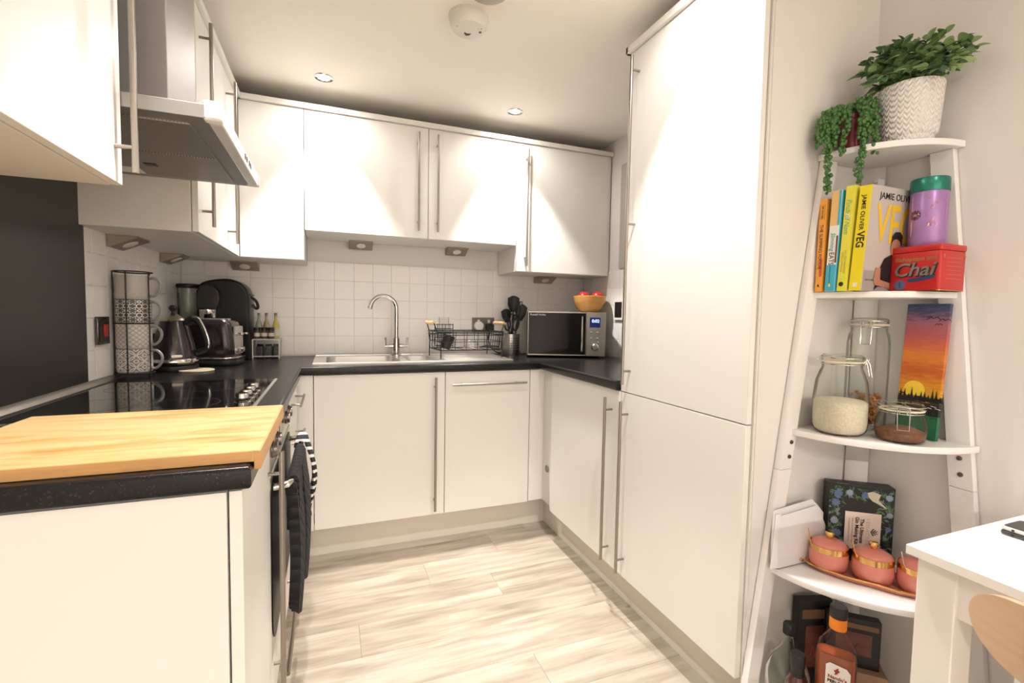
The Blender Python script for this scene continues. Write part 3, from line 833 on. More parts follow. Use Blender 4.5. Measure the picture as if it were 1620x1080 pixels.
part('control_panel', MB().box(.344, .457, -.014, .0035, .013, .271, bev=.002), m_mwst, mw)
m_disp = mat('blue-lit display', (.002, .004, .03, 1), rough=.15, emit=(.004, .008, .07, 1), estr=0.6)
dp = part('display', MB().box(.362, .424, -.0152, -.0138, .182, .240), m_disp, mw)
m_digit = mat('lit digits', (.6, .75, 1, 1), emit=(.45, .65, 1, 1), estr=0.6)
text('0:02', .026, m_digit, dp, (.396, -.0156, .219), (1, 0, 0), (0, 0, 1), bold=.0006)
for i in range(2):
    for j in range(3):
        if i == 0 and j == 2: continue
        part('button', MB().lathe([(.0065, 0), (.0065, .003), (.0035, .0045), (0, .005)], 14, M=Matrix.Translation((.372 + .036 * i + (.004 if j == 2 else 0), -.0138, .152 - .034 * j - (-.010 if j == 2 else 0))) @ Matrix.Rotation(PI / 2, 4, 'X')), m_chrome, mw)
part('dial', MB().lathe([(.0225, 0), (.0225, .004), (.019, .006), (.018, .017), (.016, .019), (0, .019)], 28, M=Matrix.Translation((.394, -.0138, .067)) @ Matrix.Rotation(PI / 2, 4, 'X')), m_chrome, mw)
text('Russell Hobbs', .016, mat('silver print', (.5, .47, .45, 1), rough=.4), dr_, (.058, -.0156, .252), (1, 0, 0), (0, 0, 1))
mwM = Matrix.Translation((1.806, -0.312, 0.9102)) @ Matrix.Rotation(MWA, 4, 'Z')
m_wood = mat('honey wood bowl', (0.60, 0.30, 0.08, 1), rough=.32, var=0.25, vscale=9, vstretch=(1, 1, 5))
bc = mwM @ Vector((.385, .165, .271))
bw = thing('fruit_bowl', 'small round honey-coloured wooden bowl of apples on top of the microwave', 'bowl', bc)
part('bowl', MB().lathe([(0, 0), (.050, 0), (.056, .004), (.080, .030), (.098, .066), (.104, .098), (.101, .1005), (.097, .098), (.088, .062), (.068, .028), (0, .016)], 40), m_wood, bw)
m_apple = mat('red apple skin', (0.42, 0.018, 0.022, 1), rough=.25, var=.35, vscale=4)
def apple(label, p, r, tl):
    a = thing('apple', label, 'apple', p, group='red apples in the wooden bowl')
    pr = []
    for i in range(15):
        t = PI * i / 14; rr = math.sin(t) * (1 + .06 * math.cos(t)); z = -math.cos(t) * .9
        if i == 14: z = .72
        if i == 13: z = .80
        pr.append((max(rr, 0) * r if 0 < i < 14 else 0, z * r))
    part('flesh', MB().lathe(pr, 20), m_apple, a)
    part('stem', MB().tube([(0, 0, .72 * r), (.004, 0, 1.05 * r)], .0016, 6), mat('apple stem', (.1, .06, .03, 1)), a)
    a.rotation_euler = (tl, .1, 0)
bt = Vector(bc)
apple('left of the red apples showing over the rim of the wooden bowl', bt + Vector((-.047, -.012, .094)), .038, .2)
apple('right of the red apples showing over the rim of the wooden bowl', bt + Vector((.043, -.022, .096)), .039, -.3)
apple('red apple at the back of the wooden bowl, mostly hidden', bt + Vector((.010, .052, .088)), .036, .1)

# ------------------------------------------------------------------ sockets and switches
m_brn = mat('dark nickel plate', (0.20, 0.18, 0.155, 1), rough=.35, metal=.8, var=.05)
so = thing('wall_socket', 'dark metal double wall socket behind the dish rack with white plug', 'socket', (1.625, -0.008, 1.092))
part('plate', MB().box(-.073, .073, -.008, 0, -.045, .045, bev=.002), m_brn, so)
for sx in (-.032, .036):
    part('switch', MB().box(sx - .008, sx + .008, -.011, -.007, .012, .032, bev=.001), m_white, so)
part('socket_insert', MB().box(.012, .062, -.0095, -.007, -.036, .006, bev=.001), m_black, so)
pg = part('round_plug', MB().lathe([(.030, 0), (.030, .016), (.026, .022), (0, .023)], 28, M=Matrix.Translation((1.592, -.0165, 1.084)) @ Matrix.Rotation(PI / 2, 4, 'X')), m_white)
tag(pg, 'round white plug-in disc in the left half of the double socket', 'plug')
pl = thing('plug', 'black plug with dark cord in the right half of the double socket', 'plug', (1.662, -0.018, 1.072))
part('body', MB().box(-.022, .022, -.032, 0, -.024, .022, bev=.006), m_black, pl)
part('cord', MB().tube(smooth_path([(.0, -.028, -.02), (-.02, -.045, -.06), (.0, -.05, -.12), (.04, -.04, -.152), (.10, -.02, -.157), (.17, .0, -.157), (.22, .004, -.156)], 6), .003, 8), m_black, pl)
sw = thing('cooker_switch', 'dark cooker switch with a red rocker on the left tiled wall', 'switch', (0.008, -0.930, 1.083))
part('plate', MB().box(0, .009, -.043, .043, -.046, .046, bev=.002), mat('dark chrome plate', (.10, .09, .085, 1), rough=.15, metal=.9), sw)
part('inset', MB().box(.009, .0105, -.034, .034, -.037, .037), m_black, sw)
part('rocker', MB().box(.0095, .0150, -.010, .016, -.020, .020, bev=.002), mat('red switch', (.40, .015, .012, 1), rough=.3), sw)
rs = thing('wall_switch', 'white-framed black fused switch on the right wall above the worktop', 'switch', (W - .008, -0.452, 1.20))
part('frame', MB().box(-.010, 0, -.050, .050, -.062, .062, bev=.002), m_white, rs)
part('face', MB().box(-.0125, -.009, -.036, .036, -.046, .046, bev=.001), m_black, rs)

# ------------------------------------------------------------------ under-cabinet wedge lights
m_ucl = mat('bronze light casing', (0.33, 0.28, 0.22, 1), rough=.4, metal=.5, var=.05)
def wedge(label, loc, rz, w=.125):
    u = thing('cabinet_light', label, 'light', loc, rz, group='wedge lights under the wall cabinets')
    pr = [(0.0, 0.0), (-.085, 0.0), (-.085, -.004), (-.006, -.040), (0, -.040)]
    Mw = Matrix(((0, 0, 1, 0), (1, 0, 0, 0), (0, 1, 0, 0), (0, 0, 0, 1)))
    part('casing', MB().prism(pr, -w / 2, w / 2, M=Mw), m_ucl, u)
    nrm = Vector((0, -.036, -.079)).normalized()
    q = Vector((0, 0, 1)).rotation_difference(nrm).to_matrix().to_4x4()
    part('lens', MB().lathe([(.024, 0), (.024, .003), (.02, .004), (0, .004)], 20, M=Matrix.Translation((0, -.0455, -.0222)) @ q), mat('frosted lens', (.75, .72, .66, 1), rough=.35), u)
    return u
wedge('wedge light under the cabinet above the steel tap', (0.883, -0.008, BR - .001), 0)
wedge('wedge light under the cabinet above the dish rack', (1.438, -0.008, BR - .001), 0)
wedge('wedge light under the right corner cabinet left of the fruit bowl', (2.032, -0.008, UB - .001), 0)
wedge('wedge light under the corner cabinet above the coffee machine', (0.302, -0.008, UB - .001), 0)
wedge('wedge light on the left wall directly above the wire mug stack', (0.008, -0.80, UB - .001), PI / 2)
wedge('wedge light on the left wall between mug stack and coffee machine', (0.008, -0.26, UB - .001), PI / 2)

# ------------------------------------------------------------------ mugs in the wire rack
def mug_material(name, kind):
    m = mat(name, (.6, .57, .53, 1), rough=.35, var=0)
    nt, b, tc = nodes_of(m)
    sp = nt.nodes.new('ShaderNodeSeparateXYZ'); nt.links.new(tc.outputs['Object'], sp.inputs[0])
    x, y, z = (E(nt, sp.outputs[i]) for i in range(3))
    u = y.op('ARCTAN2', x) * 0.044       # metres around the mug
    k = {'fine': 90, 'star': 32, 'diamond': 66, 'petal': 24}[kind]
    def rings(px, pz, r, w):
        fx, fz = (u * k + px).fract() - .5, (z * k + pz).fract() - .5
        d = (fx * fx + fz * fz).sqrt()
        return (d - r).abs().lt(w)
    if kind == 'petal':
        a = rings(0, 0, .43, .038).max(rings(.5, .5, .43, .038)); a = a.max(rings(0, 0, .13, .04)).max(rings(.5, .5, .13, .04))
        cols = ((.30, .265, .235, 1), (.74, .71, .66, 1))
    elif kind == 'star':
        fx, fz = (u * k).fract() - .5, (z * k).fract() - .5
        ang = fz.op('ARCTAN2', fx); rad = (fx * fx + fz * fz).sqrt()
        star = (ang * 6).op('COSINE') * .09 + .30
        a = (rad - star).abs().lt(.045).max(rings(.5, .5, .22, .05)).max(rings(.5, 0, .12, .045))
        cols = ((.09, .08, .07, 1), (.74, .71, .66, 1))
    elif kind == 'diamond':
        s1, s2 = ((u + z) * k).sin().abs(), ((u - z) * k * 3).sin().abs()
        s1 = ((u + z) * k * 3).sin().abs()
        a = s1.lt(.28).max(s2.lt(.28)); cols = ((.66, .62, .57, 1), (.36, .32, .285, 1))
    else:
        a = (((u + z * 2) * k * 3).sin() * ((u - z * 2) * k * 3).sin()).abs().lt(.22); cols = ((.55, .51, .465, 1), (.33, .29, .255, 1))
    band = z.gt(.004) * z.lt(.0835)
    c_ = ramp(nt, (a * band).v, [(0, cols[0]), (1, cols[1])], 'CONSTANT')
    r = c_.node.color_ramp.elements; r[1].position = .5
    nt.links.new(c_, b.inputs['Base Color'])
    return m
MUGC = Vector((0.062, -0.815, 0.9105))
mugs = [('petal', 'bottom mug of the wire stack, grey with big white petals'), ('diamond', 'third mug down in the wire stack, pale with fine diamonds'),
        ('star', 'second mug down in the wire stack, dark with white stars'), ('fine', 'top mug of the wire stack, grey fine lattice pattern')]
for i, (kd, lab) in enumerate(mugs):
    mg = thing('mug', lab, 'mug', MUGC + Vector((0, 0, .0195 + i * .0865)), rz=-.25, group='mugs in the wire stack')
    part('body', MB().lathe([(0, 0), (.049, 0), (.051, .003), (.0525, .012), (.0525, .086), (.0500, .086), (.0495, .008), (0, .006)], 40), mug_material('mug print ' + kd, kd), mg)
    part('handle', MB().tube(smooth_path([(.0505, 0, .074), (.072, 0, .078), (.090, 0, .060), (.088, 0, .034), (.070, 0, .014), (.0505, 0, .016)], 5), .0048, 10), mat('mug grey glaze', (.33, .31, .295, 1), rough=.3), mg)
wr_ = thing('mug_rack', 'black wire rack holding the four stacked mugs beside the hob', 'rack', MUGC)
HR = .376
for a in (-2.95, -1.62, -.40, .9):
    x, y = 0.0575 * math.cos(a), 0.0575 * math.sin(a)
    part('upright', MB().tube([(x, y, 0), (x, y, HR)], .0022, 8), m_wire, wr_)
for z in (.017, .195, HR):
    part('hoop', MB().tube(arc_pts((0, 0, z), 0.0575, 0, 350, 35, 'xy'), .0022, 8, closed=True), m_wire, wr_)
part('base_cross', MB().tube([(-.053, 0, .016), (.053, 0, .016)], .002, 6).tube([(0, -.053, .016), (0, .053, .016)], .002, 6), m_wire, wr_)

# ------------------------------------------------------------------ kettle, toaster, coffee machine, canister, spice shelf
m_plum = mat('dark plum metallic', (0.026, 0.018, 0.021, 1), rough=.22, metal=.3, coat=.5, var=.06)
kt = thing('kettle', 'dark pyramid kettle with chrome collar behind the mug stack', 'kettle', (0.124, -0.600, 0.91), rz=PI - .1)
part('base', MB().lathe([(.084, 0), (.086, .004), (.084, .020), (.075, .024), (0, .024)], 36), m_black, kt)
part('body', MB().lathe([(.078, .026), (.083, .036), (.081, .060), (.071, .110), (.058, .160), (.046, .196), (.044, .202), (0, .203)], 40), m_plum, kt)
part('lower_band', MB().lathe([(.0825, .034), (.0845, .037), (.0838, .046), (.082, .049)], 40, cap=False), m_chrome, kt)
lid = part('lid', MB().lathe([(.0465, .199), (.048, .203), (.044, .209), (.020, .226), (.008, .231), (0, .231)], 32), mat('brushed pale collar', (.5, .45, .38, 1), rough=.25, metal=1), kt)
part('knob', MB().lathe([(.006, .229), (.006, .238), (.013, .246), (.0145, .254), (.010, .262), (0, .264)], 20), m_black, lid)
part('spout', MB().prism([(.05, -.018), (.105, -.004), (.105, .004), (.05, .018)], .125, .150).prism([(.045, -.016), (.093, -.004), (.093, .004), (.045, .016)], .10, .125), m_plum, kt)
hk = [(-.042, 0, .188), (-.062, 0, .210), (-.086, 0, .204), (-.106, 0, .165), (-.120, 0, .115), (-.118, 0, .085), (-.080, 0, .070)]
hp = part('handle', MB().tube(smooth_path(hk, 6), .0125, 10), m_black, kt)
part('chrome_strip', MB().tube(smooth_path([(x - .0085, .009, z + .006) for x, _, z in hk[1:6]], 6), .003, 8), m_chrome, hp)
kb_ = 2.04
part('badge', MB().prism(rrect(-.018, .018, -.005, .005, .004, 3), 0, .002, M=Matrix.Translation((.0805 * math.cos(kb_), .0805 * math.sin(kb_), .062)) @ Matrix.Rotation(kb_ + PI / 2, 4, 'Z') @ Matrix.Rotation(PI / 2 - .18, 4, 'X')), m_chrome, kt)

TR = -0.13
ts = thing('toaster', 'dark plum rounded toaster with chrome base band and levers', 'toaster', (0.206, -0.402, 0.91), rz=TR)
def toaster_body(L, Wd, z0, z1, crown):
    rows = []; t = bmesh.new(); rings = []
    for k, (f, s) in enumerate(((0, .93), (.10, .985), (.3, 1.0), (.6, .985), (.85, .95), (.95, .91), (1.0, .84))):
        P = rrect(-L / 2 * s, L / 2 * (s + (-.05 * f)), -Wd / 2 * s, Wd / 2 * s, .04 * s, 6)
        rings.append([t.verts.new((x, y, z0 + (z1 - z0) * f + (crown * (1 - (x / (L / 2)) ** 2) if f > .8 else 0))) for x, y in P])
    for a, b2 in zip(rings[:-1], rings[1:]):
        for i in range(len(a)):
            j = (i + 1) % len(a); t.faces.new((a[i], a[j], b2[j], b2[i]))
    t.faces.new(rings[0][::-1]); t.faces.new(rings[-1])
    m = MB(); m.merge(t); return m
part('base', MB().prism(rrect(-.132, .132, -.090, .090, .05, 6), .0, .030, bev=.008), m_black, ts)
part('chrome_band', MB().prism(rrect(-.134, .134, -.092, .092, .05, 6), .030, .040, bev=.003), m_chrome, ts)
tb = part('body', toaster_body(.250, .174, .040, .196, .012), m_plum, ts)
for sy in (-.04, .04):
    part('slot', MB().box(-.085, .075, sy - .014, sy + .014, .195, .2085, bev=.002), m_steel, ts)
part('end_panel', MB().prism(rrect(-.055, .055, .05, .175, .012, 4), 0, .006, M=Matrix.Translation((.118, 0, 0)) @ Matrix(((0, 0, 1, 0), (1, 0, 0, 0), (0, 1, 0, 0), (0, 0, 0, 1)))), mat('satin silver panel', (.58, .56, .53, 1), rough=.3, metal=.9), ts)
for sy in (-.030, .030):
    part('lever', MB().box(.122, .150, sy - .014, sy + .014, .135, .147, bev=.004), m_chrome, ts)
    part('knob', MB().lathe([(.013, 0), (.012, .014), (0, .016)], 18, M=Matrix.Translation((.123, sy, .068)) @ Matrix.Rotation(PI / 2, 4, 'Y')), m_chrome, ts)

cm = thing('coffee_machine', 'tall black capsule coffee machine in the left corner behind the toaster', 'coffee machine', (0.233, -0.117, 0.91), rz=.0)
XZ = Matrix(((1, 0, 0, 0), (0, 0, 1, 0), (0, 1, 0, 0), (0, 0, 0, 1)))
m_coffee = mat('satin black plastic', (.008, .0075, .008, 1), rough=.32, spec=.35, var=.1)
CO = [(p.x, p.z) for p in smooth_path([(.108, 0, .28), (.104, 0, .325), (.088, 0, .365), (.055, 0, .391), (.01, 0, .401), (-.05, 0, .394), (-.095, 0, .378), (-.113, 0, .350), (-.119, 0, .30)], 4)]
part('body', MB().prism([(-.117, .0), (.105, .0)] + CO, -.085, .085, bev=.012, seg=3, M=XZ), m_coffee, cm)
part('front_nose', MB().prism([(-.105, .25), (-.02, .25), (-.008, .30), (-.012, .335), (-.03, .358), (-.06, .368), (-.09, .358), (-.103, .335)], -.15, -.084, bev=.008, M=XZ), m_black, cm)
part('chrome_outlet', MB().lathe([(.036, .205), (.038, .208), (.038, .248), (.034, .252)], 28, c=(-.062, -.115, 0)), m_chrome, cm)
part('outlet_base', MB().lathe([(.030, .160), (.036, .165), (.036, .206)], 24, c=(-.062, -.115, 0)), m_black, cm)
part('drip_tray', MB().box(-.115, -.01, -.175, -.085, .0, .03, bev=.005), m_black, cm)
part('tank_lid', MB().box(.080, .112, -.06, .06, .322, .330, bev=.002), m_black, cm)
part('tank_handle', MB().tube(smooth_path([(.100, 0, .318), (.128, 0, .295), (.136, 0, .265), (.126, 0, .258), (.110, 0, .278)], 5), .007, 10), m_black, cm)

jr = thing('glass_canister', 'tall clear ribbed glass canister with a dark lid in the left corner', 'canister', (0.062, -0.105, 0.9105))
part('glass_body', MB().lathe([(0, .002), (.045, .002), (.047, .008), (.047, .355)], 28, cap=False), m_jar, jr)
part('dark_lid', MB().lathe([(.050, .353), (.052, .356), (.052, .368), (.048, .372), (0, .372)], 28), m_black, jr)
part('ribs', MB().lathe([(.0455, .03), (.0455, .33)], 9, cap=False), m_jar, jr)

sh = thing('spice_stand', 'small white wire shelf stand beside the coffee machine', 'shelf', (0.420, -0.105, 0.91))
m_whw = mat('white wire', (.62, .60, .56, 1), rough=.4, var=.02)
part('top_deck', MB().box(-.075, .055, -.055, .055, .096, .102, bev=.002), m_whw, sh)
part('lower_bar', MB().tube([(-.075, -.053, .012), (.05, -.053, .012)], .003, 8).tube([(-.075, .053, .012), (.05, .053, .012)], .003, 8), m_whw, sh)
for x in (-.072, .050):
    for y in (-.052, .052): part('leg', MB().box(x - .003, x + .003, y - .003, y + .003, 0, .097), m_whw, sh)
sB = Vector((0.420, -0.105, 1.0125))
m_oil = [mat('pale green oil', (.30, .33, .24, 1), rough=.15), mat('straw oil', (.42, .36, .20, 1), rough=.15), mat('yellow oil', (.55, .45, .12, 1), rough=.15)]
m_lab = mat('cream label', (.60, .56, .48, 1), rough=.6)
for i, (x, lab) in enumerate(((-.052, 'small pale green bottle, leftmost on the spice stand'), (-.016, 'small straw-coloured bottle, middle of the spice stand'), (.028, 'small yellow oil bottle, rightmost on the spice stand'))):
    bt_ = thing('bottle', lab, 'bottle', sB + Vector((x, .022, 0)), group='small bottles on the spice stand')
    part('glass_body', MB().lathe([(0, 0), (.015, 0), (.0165, .003), (.0165, .066), (.006, .098), (.006, .118), (.0065, .120), (0, .120)], 20), m_oil[i], bt_)
    part('cap', MB().lathe([(.007, .118), (.0075, .133), (0, .134)], 14), mat('grey cap', (.2, .19, .18, 1)), bt_)
    part('label', MB().lathe([(.0169, .012), (.0169, .048)], 20, cap=False), m_lab, bt_)
for i, (x, lab) in enumerate(((-.055, 'dark spice pot at the left front of the spice stand'), (-.022, 'dark spice pot at the centre front of the spice stand'), (.010, 'dark spice pot at the right front of the spice stand'))):
    pt_ = thing('spice_pot', lab, 'pot', sB + Vector((x, -.028, 0)), group='spice pots on the stand')
    part('jar', MB().lathe([(0, 0), (.014, 0), (.015, .003), (.015, .042), (0, .042)], 18), mat('dark spice', (.10, .055, .03, 1), rough=.3, var=.3, vscale=60), pt_)
    part('lid', MB().lathe([(.0158, .042), (.0158, .058), (0, .059)], 18), m_black, pt_)
    part('label', MB().lathe([(.0153, .012), (.0153, .030)], 18, cap=False), m_lab, pt_)
for i, x in enumerate((-.045, -.005, .03)):
    pk = thing('spice_packet', ('left', 'middle', 'right')[i] + ' dark patterned packet under the spice stand deck', 'packet', (0.420 + x, -.10, 0.9102), rz=.2 * (i - 1), group='packets under the spice stand')
    part('bag', MB().box(-.016, .016, -.02, .02, 0, .062, bev=.006), mat('dark patterned packet', (.07, .065, .06, 1), rough=.4, var=.9, vscale=120), pk)
    part('fold', MB().box(-.015, .015, -.003, .003, .061, .072), m_black, pk)
tm = part('trivet', MB().lathe([(0, 0), (.060, 0), (.062, .003), (.060, .006), (0, .006)], 28, c=(0.215, -0.655, 0.9102)), mat('pale wood trivet', (.45, .38, .27, 1), rough=.6, var=.1))
tag(tm, 'pale round trivet lying on the worktop in front of the kettle', 'trivet')

# ------------------------------------------------------------------ ceiling fittings
m_bulb = mat('lit bulb', (1, .95, .85, 1), emit=(1.0, 0.93, 0.80, 1), estr=14)
for i, (lx, ly, *_r) in enumerate(LAMPS):
    lab = ['steel-rimmed downlight over the sink, left of the two in view', 'steel-rimmed downlight right of centre, above the microwave cabinet', 'steel-rimmed ceiling downlight in front of the tall cabinet', 'steel-rimmed ceiling downlight above the wooden worktop board'][i] if i < 4 else 'steel-rimmed ceiling downlight behind the camera, unseen and added as fill, ' + ('nearer row, left', 'nearer row, right', 'farther row, left', 'farther row, right')[i - 4]
    dl = thing('downlight', lab, 'ceiling light', (lx, ly, CEIL), group='unseen fill downlights added behind the camera' if i > 3 else 'ceiling downlights of the kitchen')
    part('trim_ring', MB().lathe([(.041, 0), (.040, -.004), (.031, -.006), (.028, -.003)], 32, cap=False), m_chrome, dl)
    part('bulb', MB().lathe([(.027, -.0005), (.022, -.0035), (0, -.005)], 24), m_bulb, dl)
sm = thing('smoke_alarm', 'white round smoke alarm on the ceiling', 'smoke alarm', (1.19, -1.165, CEIL))
m_alarm = mat('off-white alarm plastic', (.70, .66, .60, 1), rough=.45)
part('base', MB().lathe([(.072, 0), (.072, -.010), (.070, -.012)], 40), m_alarm, sm)
part('cover', MB().lathe([(.069, -.012), (.066, -.036), (.058, -.046), (.020, -.050), (0, -.050)], 40), m_alarm, sm)
for k in range(6):
    part('vent', MB().box(-.0022, .0022, -.007, .007, -.0505, -.048, M=Matrix.Rotation(.12 * (k - 2.5), 4, 'Z') @ Matrix.Translation((.0055 * (k - 2.5), .022 - .0012 * (k - 2.5) ** 2, 0))), mat('dark vent', (.10, .08, .06, 1)), sm)
part('test_button', MB().lathe([(.006, -.046), (.005, -.0505), (0, -.051)], 14, c=(.042, -.006, .001)), mat('dark vent', (.1, .08, .06, 1)), sm)
for dx_, dy_ in ((.030, -.022), (.040, -.026), (-.045, -.01)): part('led', MB().lathe([(.0025, -.046), (0, -.0505)], 8, c=(dx_, dy_, 0)), mat('dark vent', (.1, .08, .06, 1)), sm)
cr = thing('ceiling_vent', 'round grey ceiling fitting next to the smoke alarm, at the top edge', 'vent', (1.205, -1.355, CEIL))
m_vent = mat('grey fitting', (.38, .34, .28, 1), rough=.5)
part('disc', MB().lathe([(.065, 0), (.064, -.026), (.055, -.032), (.02, -.032), (0, -.032)], 36), m_vent, cr)
part('centre_cap', MB().lathe([(.022, -.031), (.020, -.038), (0, -.039)], 24), m_vent, cr)

# ------------------------------------------------------------------ corner ladder shelf
CX, CY = DW - .002, YB - .002
cs = thing('corner_shelf', 'white leaning corner ladder shelf with five curved shelves', 'shelf', (CX, CY, 0))
SH = [('shelf', 1.612, .221), ('shelf', 1.235, .236), ('shelf', .858, .292), ('shelf', .478, .346), ('shelf', .10, .406)]
def quarter(r, n=20):
    P = [(CX, CY)]
    for i in range(n + 1):
        a = PI / 2 * i / n; P.append((CX - r * math.cos(a), CY - r * math.sin(a)))
    return P
for nm, zt, r in SH:
    part(nm, MB().prism(quarter(r), zt - .016, zt, bev=.0015), m_shelf, cs)
def lx(z): return 1.984 - (1.594 - z) * .139
def ry(z): return -2.144 - (1.597 - z) * .105
lw0 = .044
def seg_left(z0, z1): return MB().prism([(lx(z0), z0), (lx(z0) + lw0, z0), (lx(z1) + lw0, z1), (lx(z1), z1)], -(CY - .0), -(CY - .020), bev=0.001, M=Matrix(((1, 0, 0, 0), (0, 0, -1, 0), (0, 1, 0, 0), (0, 0, 0, 1))))
def seg_right(z0, z1): return MB().prism([(ry(z0), z0), (ry(z1), z1), (ry(z1) + lw0 + .006, z1), (ry(z0) + lw0 + .006, z0)], CX - .019, CX, bev=.001, M=Matrix(((0, 0, 1, 0), (1, 0, 0, 0), (0, 1, 0, 0), (0, 0, 0, 1))))
for z0, z1 in ((0.0, .7465), (.7475, 1.5955)):
    part('leg', seg_left(z0, z1), m_shelf, cs)
    part('leg', seg_right(z0, z1), m_shelf, cs)
for z0, z1 in ((0.0, .7465), (.7475, 1.5955)):
    part('leg', MB().prism([(-.002, -.002), (-.043, -.002), (-.045, -.006), (-.006, -.045), (-.002, -.043)], z0, z1, M=Matrix.Translation((CX, CY, 0))), m_shelf, cs)
m_screw = mat('dark bolt', (.16, .14, .12, 1), rough=.35, metal=.9)
for z in (.822, .782):
    part('bolt', MB().lathe([(.006, 0), (.0055, .003), (.003, .0035), (.0025, .002), (0, .002)], 16, M=Matrix.Translation((lx(z) + .028, CY - .0195, z)) @ Matrix.Rotation(PI / 2, 4, 'X')), m_screw, cs)
    part('bolt', MB().lathe([(.006, 0), (.0055, .003), (.003, .0035), (.0025, .002), (0, .002)], 16, M=Matrix.Translation((CX - .0185, ry(z) + .024, z)) @ Matrix.Rotation(-PI / 2, 4, 'Y')), m_screw, cs)
part('bolt', MB().lathe([(.006, 0), (.0055, .003), (0, .003)], 16, M=Matrix.Translation((CX - .026, CY - .026, .822)) @ Matrix.Rotation(PI / 4, 4, 'Z') @ Matrix.Rotation(-PI / 2, 4, 'Y')), m_screw, cs)
off(cs)

# ------------------------------------------------------------------ plants on the top shelf
m_pot = mat('white embossed pot', (.78, .74, .71, 1), rough=.45, var=.01)
nt, b, tc = nodes_of(m_pot)
sp = nt.nodes.new('ShaderNodeSeparateXYZ'); nt.links.new(tc.outputs['Object'], sp.inputs[0])
u = E(nt, sp.outputs[1]).op('ARCTAN2', E(nt, sp.outputs[0])) * .078
zg = E(nt, sp.outputs[2])
zig = ((u * 62).fract() - .5).abs() * .016
par = (u * 62).op('FLOOR').op('MODULO', 2) * .006
w = ((zg + zig + par) * 480).sin()
bp = nt.nodes.new('ShaderNodeBump'); bp.inputs['Strength'].default_value = .55; bp.inputs['Distance'].default_value = .003
nt.links.new(w.v, bp.inputs['Height']); nt.links.new(bp.outputs[0], b.inputs['Normal'])
PC = Vector((2.106, -2.083, 1.6125))
pp = thing('potted_plant', 'leafy green artificial plant in a white embossed pot on the top shelf', 'plant', PC)
part('pot', MB().lathe([(0, 0), (.050, 0), (.052, .004), (.0525, .012), (.058, .016), (.0605, .022), (.068, .136), (.0675, .140), (.064, .140), (.060, .115), (0, .11)], 56), m_pot, pp, smooth=50)
part('soil', MB().lathe([(.061, .112), (.05, .118), (0, .12)], 24), mat('dark soil', (.03, .022, .015, 1), rough=.9, var=.4, vscale=60), pp)
m_leaf = [mat('leaf green', (.19, .31, .12, 1), rough=.5, var=.25, vscale=14), mat('dark leaf green', (.085, .165, .085, 1), rough=.5, var=.25, vscale=14), mat('pale leaf green', (.33, .46, .19, 1), rough=.5, var=.2, vscale=14)]
def leaf_mesh(L, w, fold, m):
    mb = MB(); rows = []
    for i in range(6):
        t = i / 5; ww = w * math.sin(PI * (t * .9 + .07)) ** .8; zc = -.25 * L * t * t
        rows.append([(L * t, -ww, zc + fold * ww), (L * t, 0, zc), (L * t, ww, zc + fold * ww)])
    t_ = bmesh.new(); g = [[t_.verts.new(p) for p in r] for r in rows]
    for a, b2 in zip(g[:-1], g[1:]):
        for i in range(2): t_.faces.new((a[i], a[i + 1], b2[i + 1], b2[i]))
    mb.merge(t_); me = mb.mesh('leaf', 80); me.materials.append(m); return me
LV = [leaf_mesh(.034, .0105, .35, m_leaf[0]), leaf_mesh(.030, .0095, .4, m_leaf[1]), leaf_mesh(.036, .011, .3, m_leaf[2]), leaf_mesh(.030, .0125, .25, m_leaf[0]), leaf_mesh(.032, .010, .4, m_leaf[1])]
rd = random.Random(11)
stems = MB(); nl = 0
vr = Vector((.46, -.886, 0)); vb = Vector((.886, .46, 0)); up = Vector((0, 0, 1))
tips = []
for k in range(44):
    a = rd.uniform(-1, 1)
    lat = a * .088 + (.010 if a > .2 else 0)
    hgt = rd.uniform(.022, .098) * (1 - .28 * abs(a)) + (.026 if -.7 < a < .2 else 0)
    dep = rd.uniform(-.075, .03)
    tips.append((lat, dep, hgt))
tips += [(.060, -.02, .112), (.100, -.03, .070), (.112, -.02, .058), (-.100, -.045, .050), (-.085, -.055, .075), (.03, -.03, .108), (.095, -.04, .040), (-.080, -.065, .020), (-.05, -.075, .022), (.0, -.08, .020), (.055, -.075, .008), (.085, -.05, .022), (-.03, -.03, .110), (-.06, -.03, .095)]
for lat, dep, hgt in tips:
    base = Vector((0, 0, .115)) + vr * lat * .22 + vb * dep * .3
    tip = Vector((0, 0, .135)) + vr * lat + vb * dep + up * hgt
    mid = (base + tip) / 2 + up * .03 + vr * lat * -.12
    lim = lambda p: Vector((min(p.x, DW - .014 - PC.x), min(p.y, YB - .014 - PC.y), p.z))
    path = [lim(p) for p in smooth_path([base, mid, tip], 5)]
    stems.tube(path, .0015, 5)
    for i in range(3, len(path)):
        for s in (-1, 1):
            d = (path[i] - path[i - 1]).normalized()
            side = d.cross(up); side = side.normalized() if side.length > .01 else vr.copy()
            ld = (side * s * rd.uniform(.5, 1.1) + d * rd.uniform(.1, .8) + up * rd.uniform(-.2, .7) + Vector((rd.uniform(-.5, .5), rd.uniform(-.5, .5), 0))).normalized()
            if i == len(path) - 1 and s == 1: ld = (d + up * .2).normalized()
            me = rd.choice(LV)
            end = path[i] + ld * .042
            if end.x > DW - .006 - PC.x: ld.x = -abs(ld.x) * .4
            if end.y > YB - .006 - PC.y: ld.y = -abs(ld.y) * .4
            ld.normalize()
            q = ld.to_track_quat('X', 'Z')
            o = link('leaf', me, None, pp); o.location = path[i]; o.rotation_mode = 'QUATERNION'
            o.rotation_quaternion = q @ Matrix.Rotation(rd.uniform(-.7, .7), 3, 'X').to_quaternion()
            sc = rd.uniform(.62, .95); o.scale = (sc, sc, sc); nl += 1
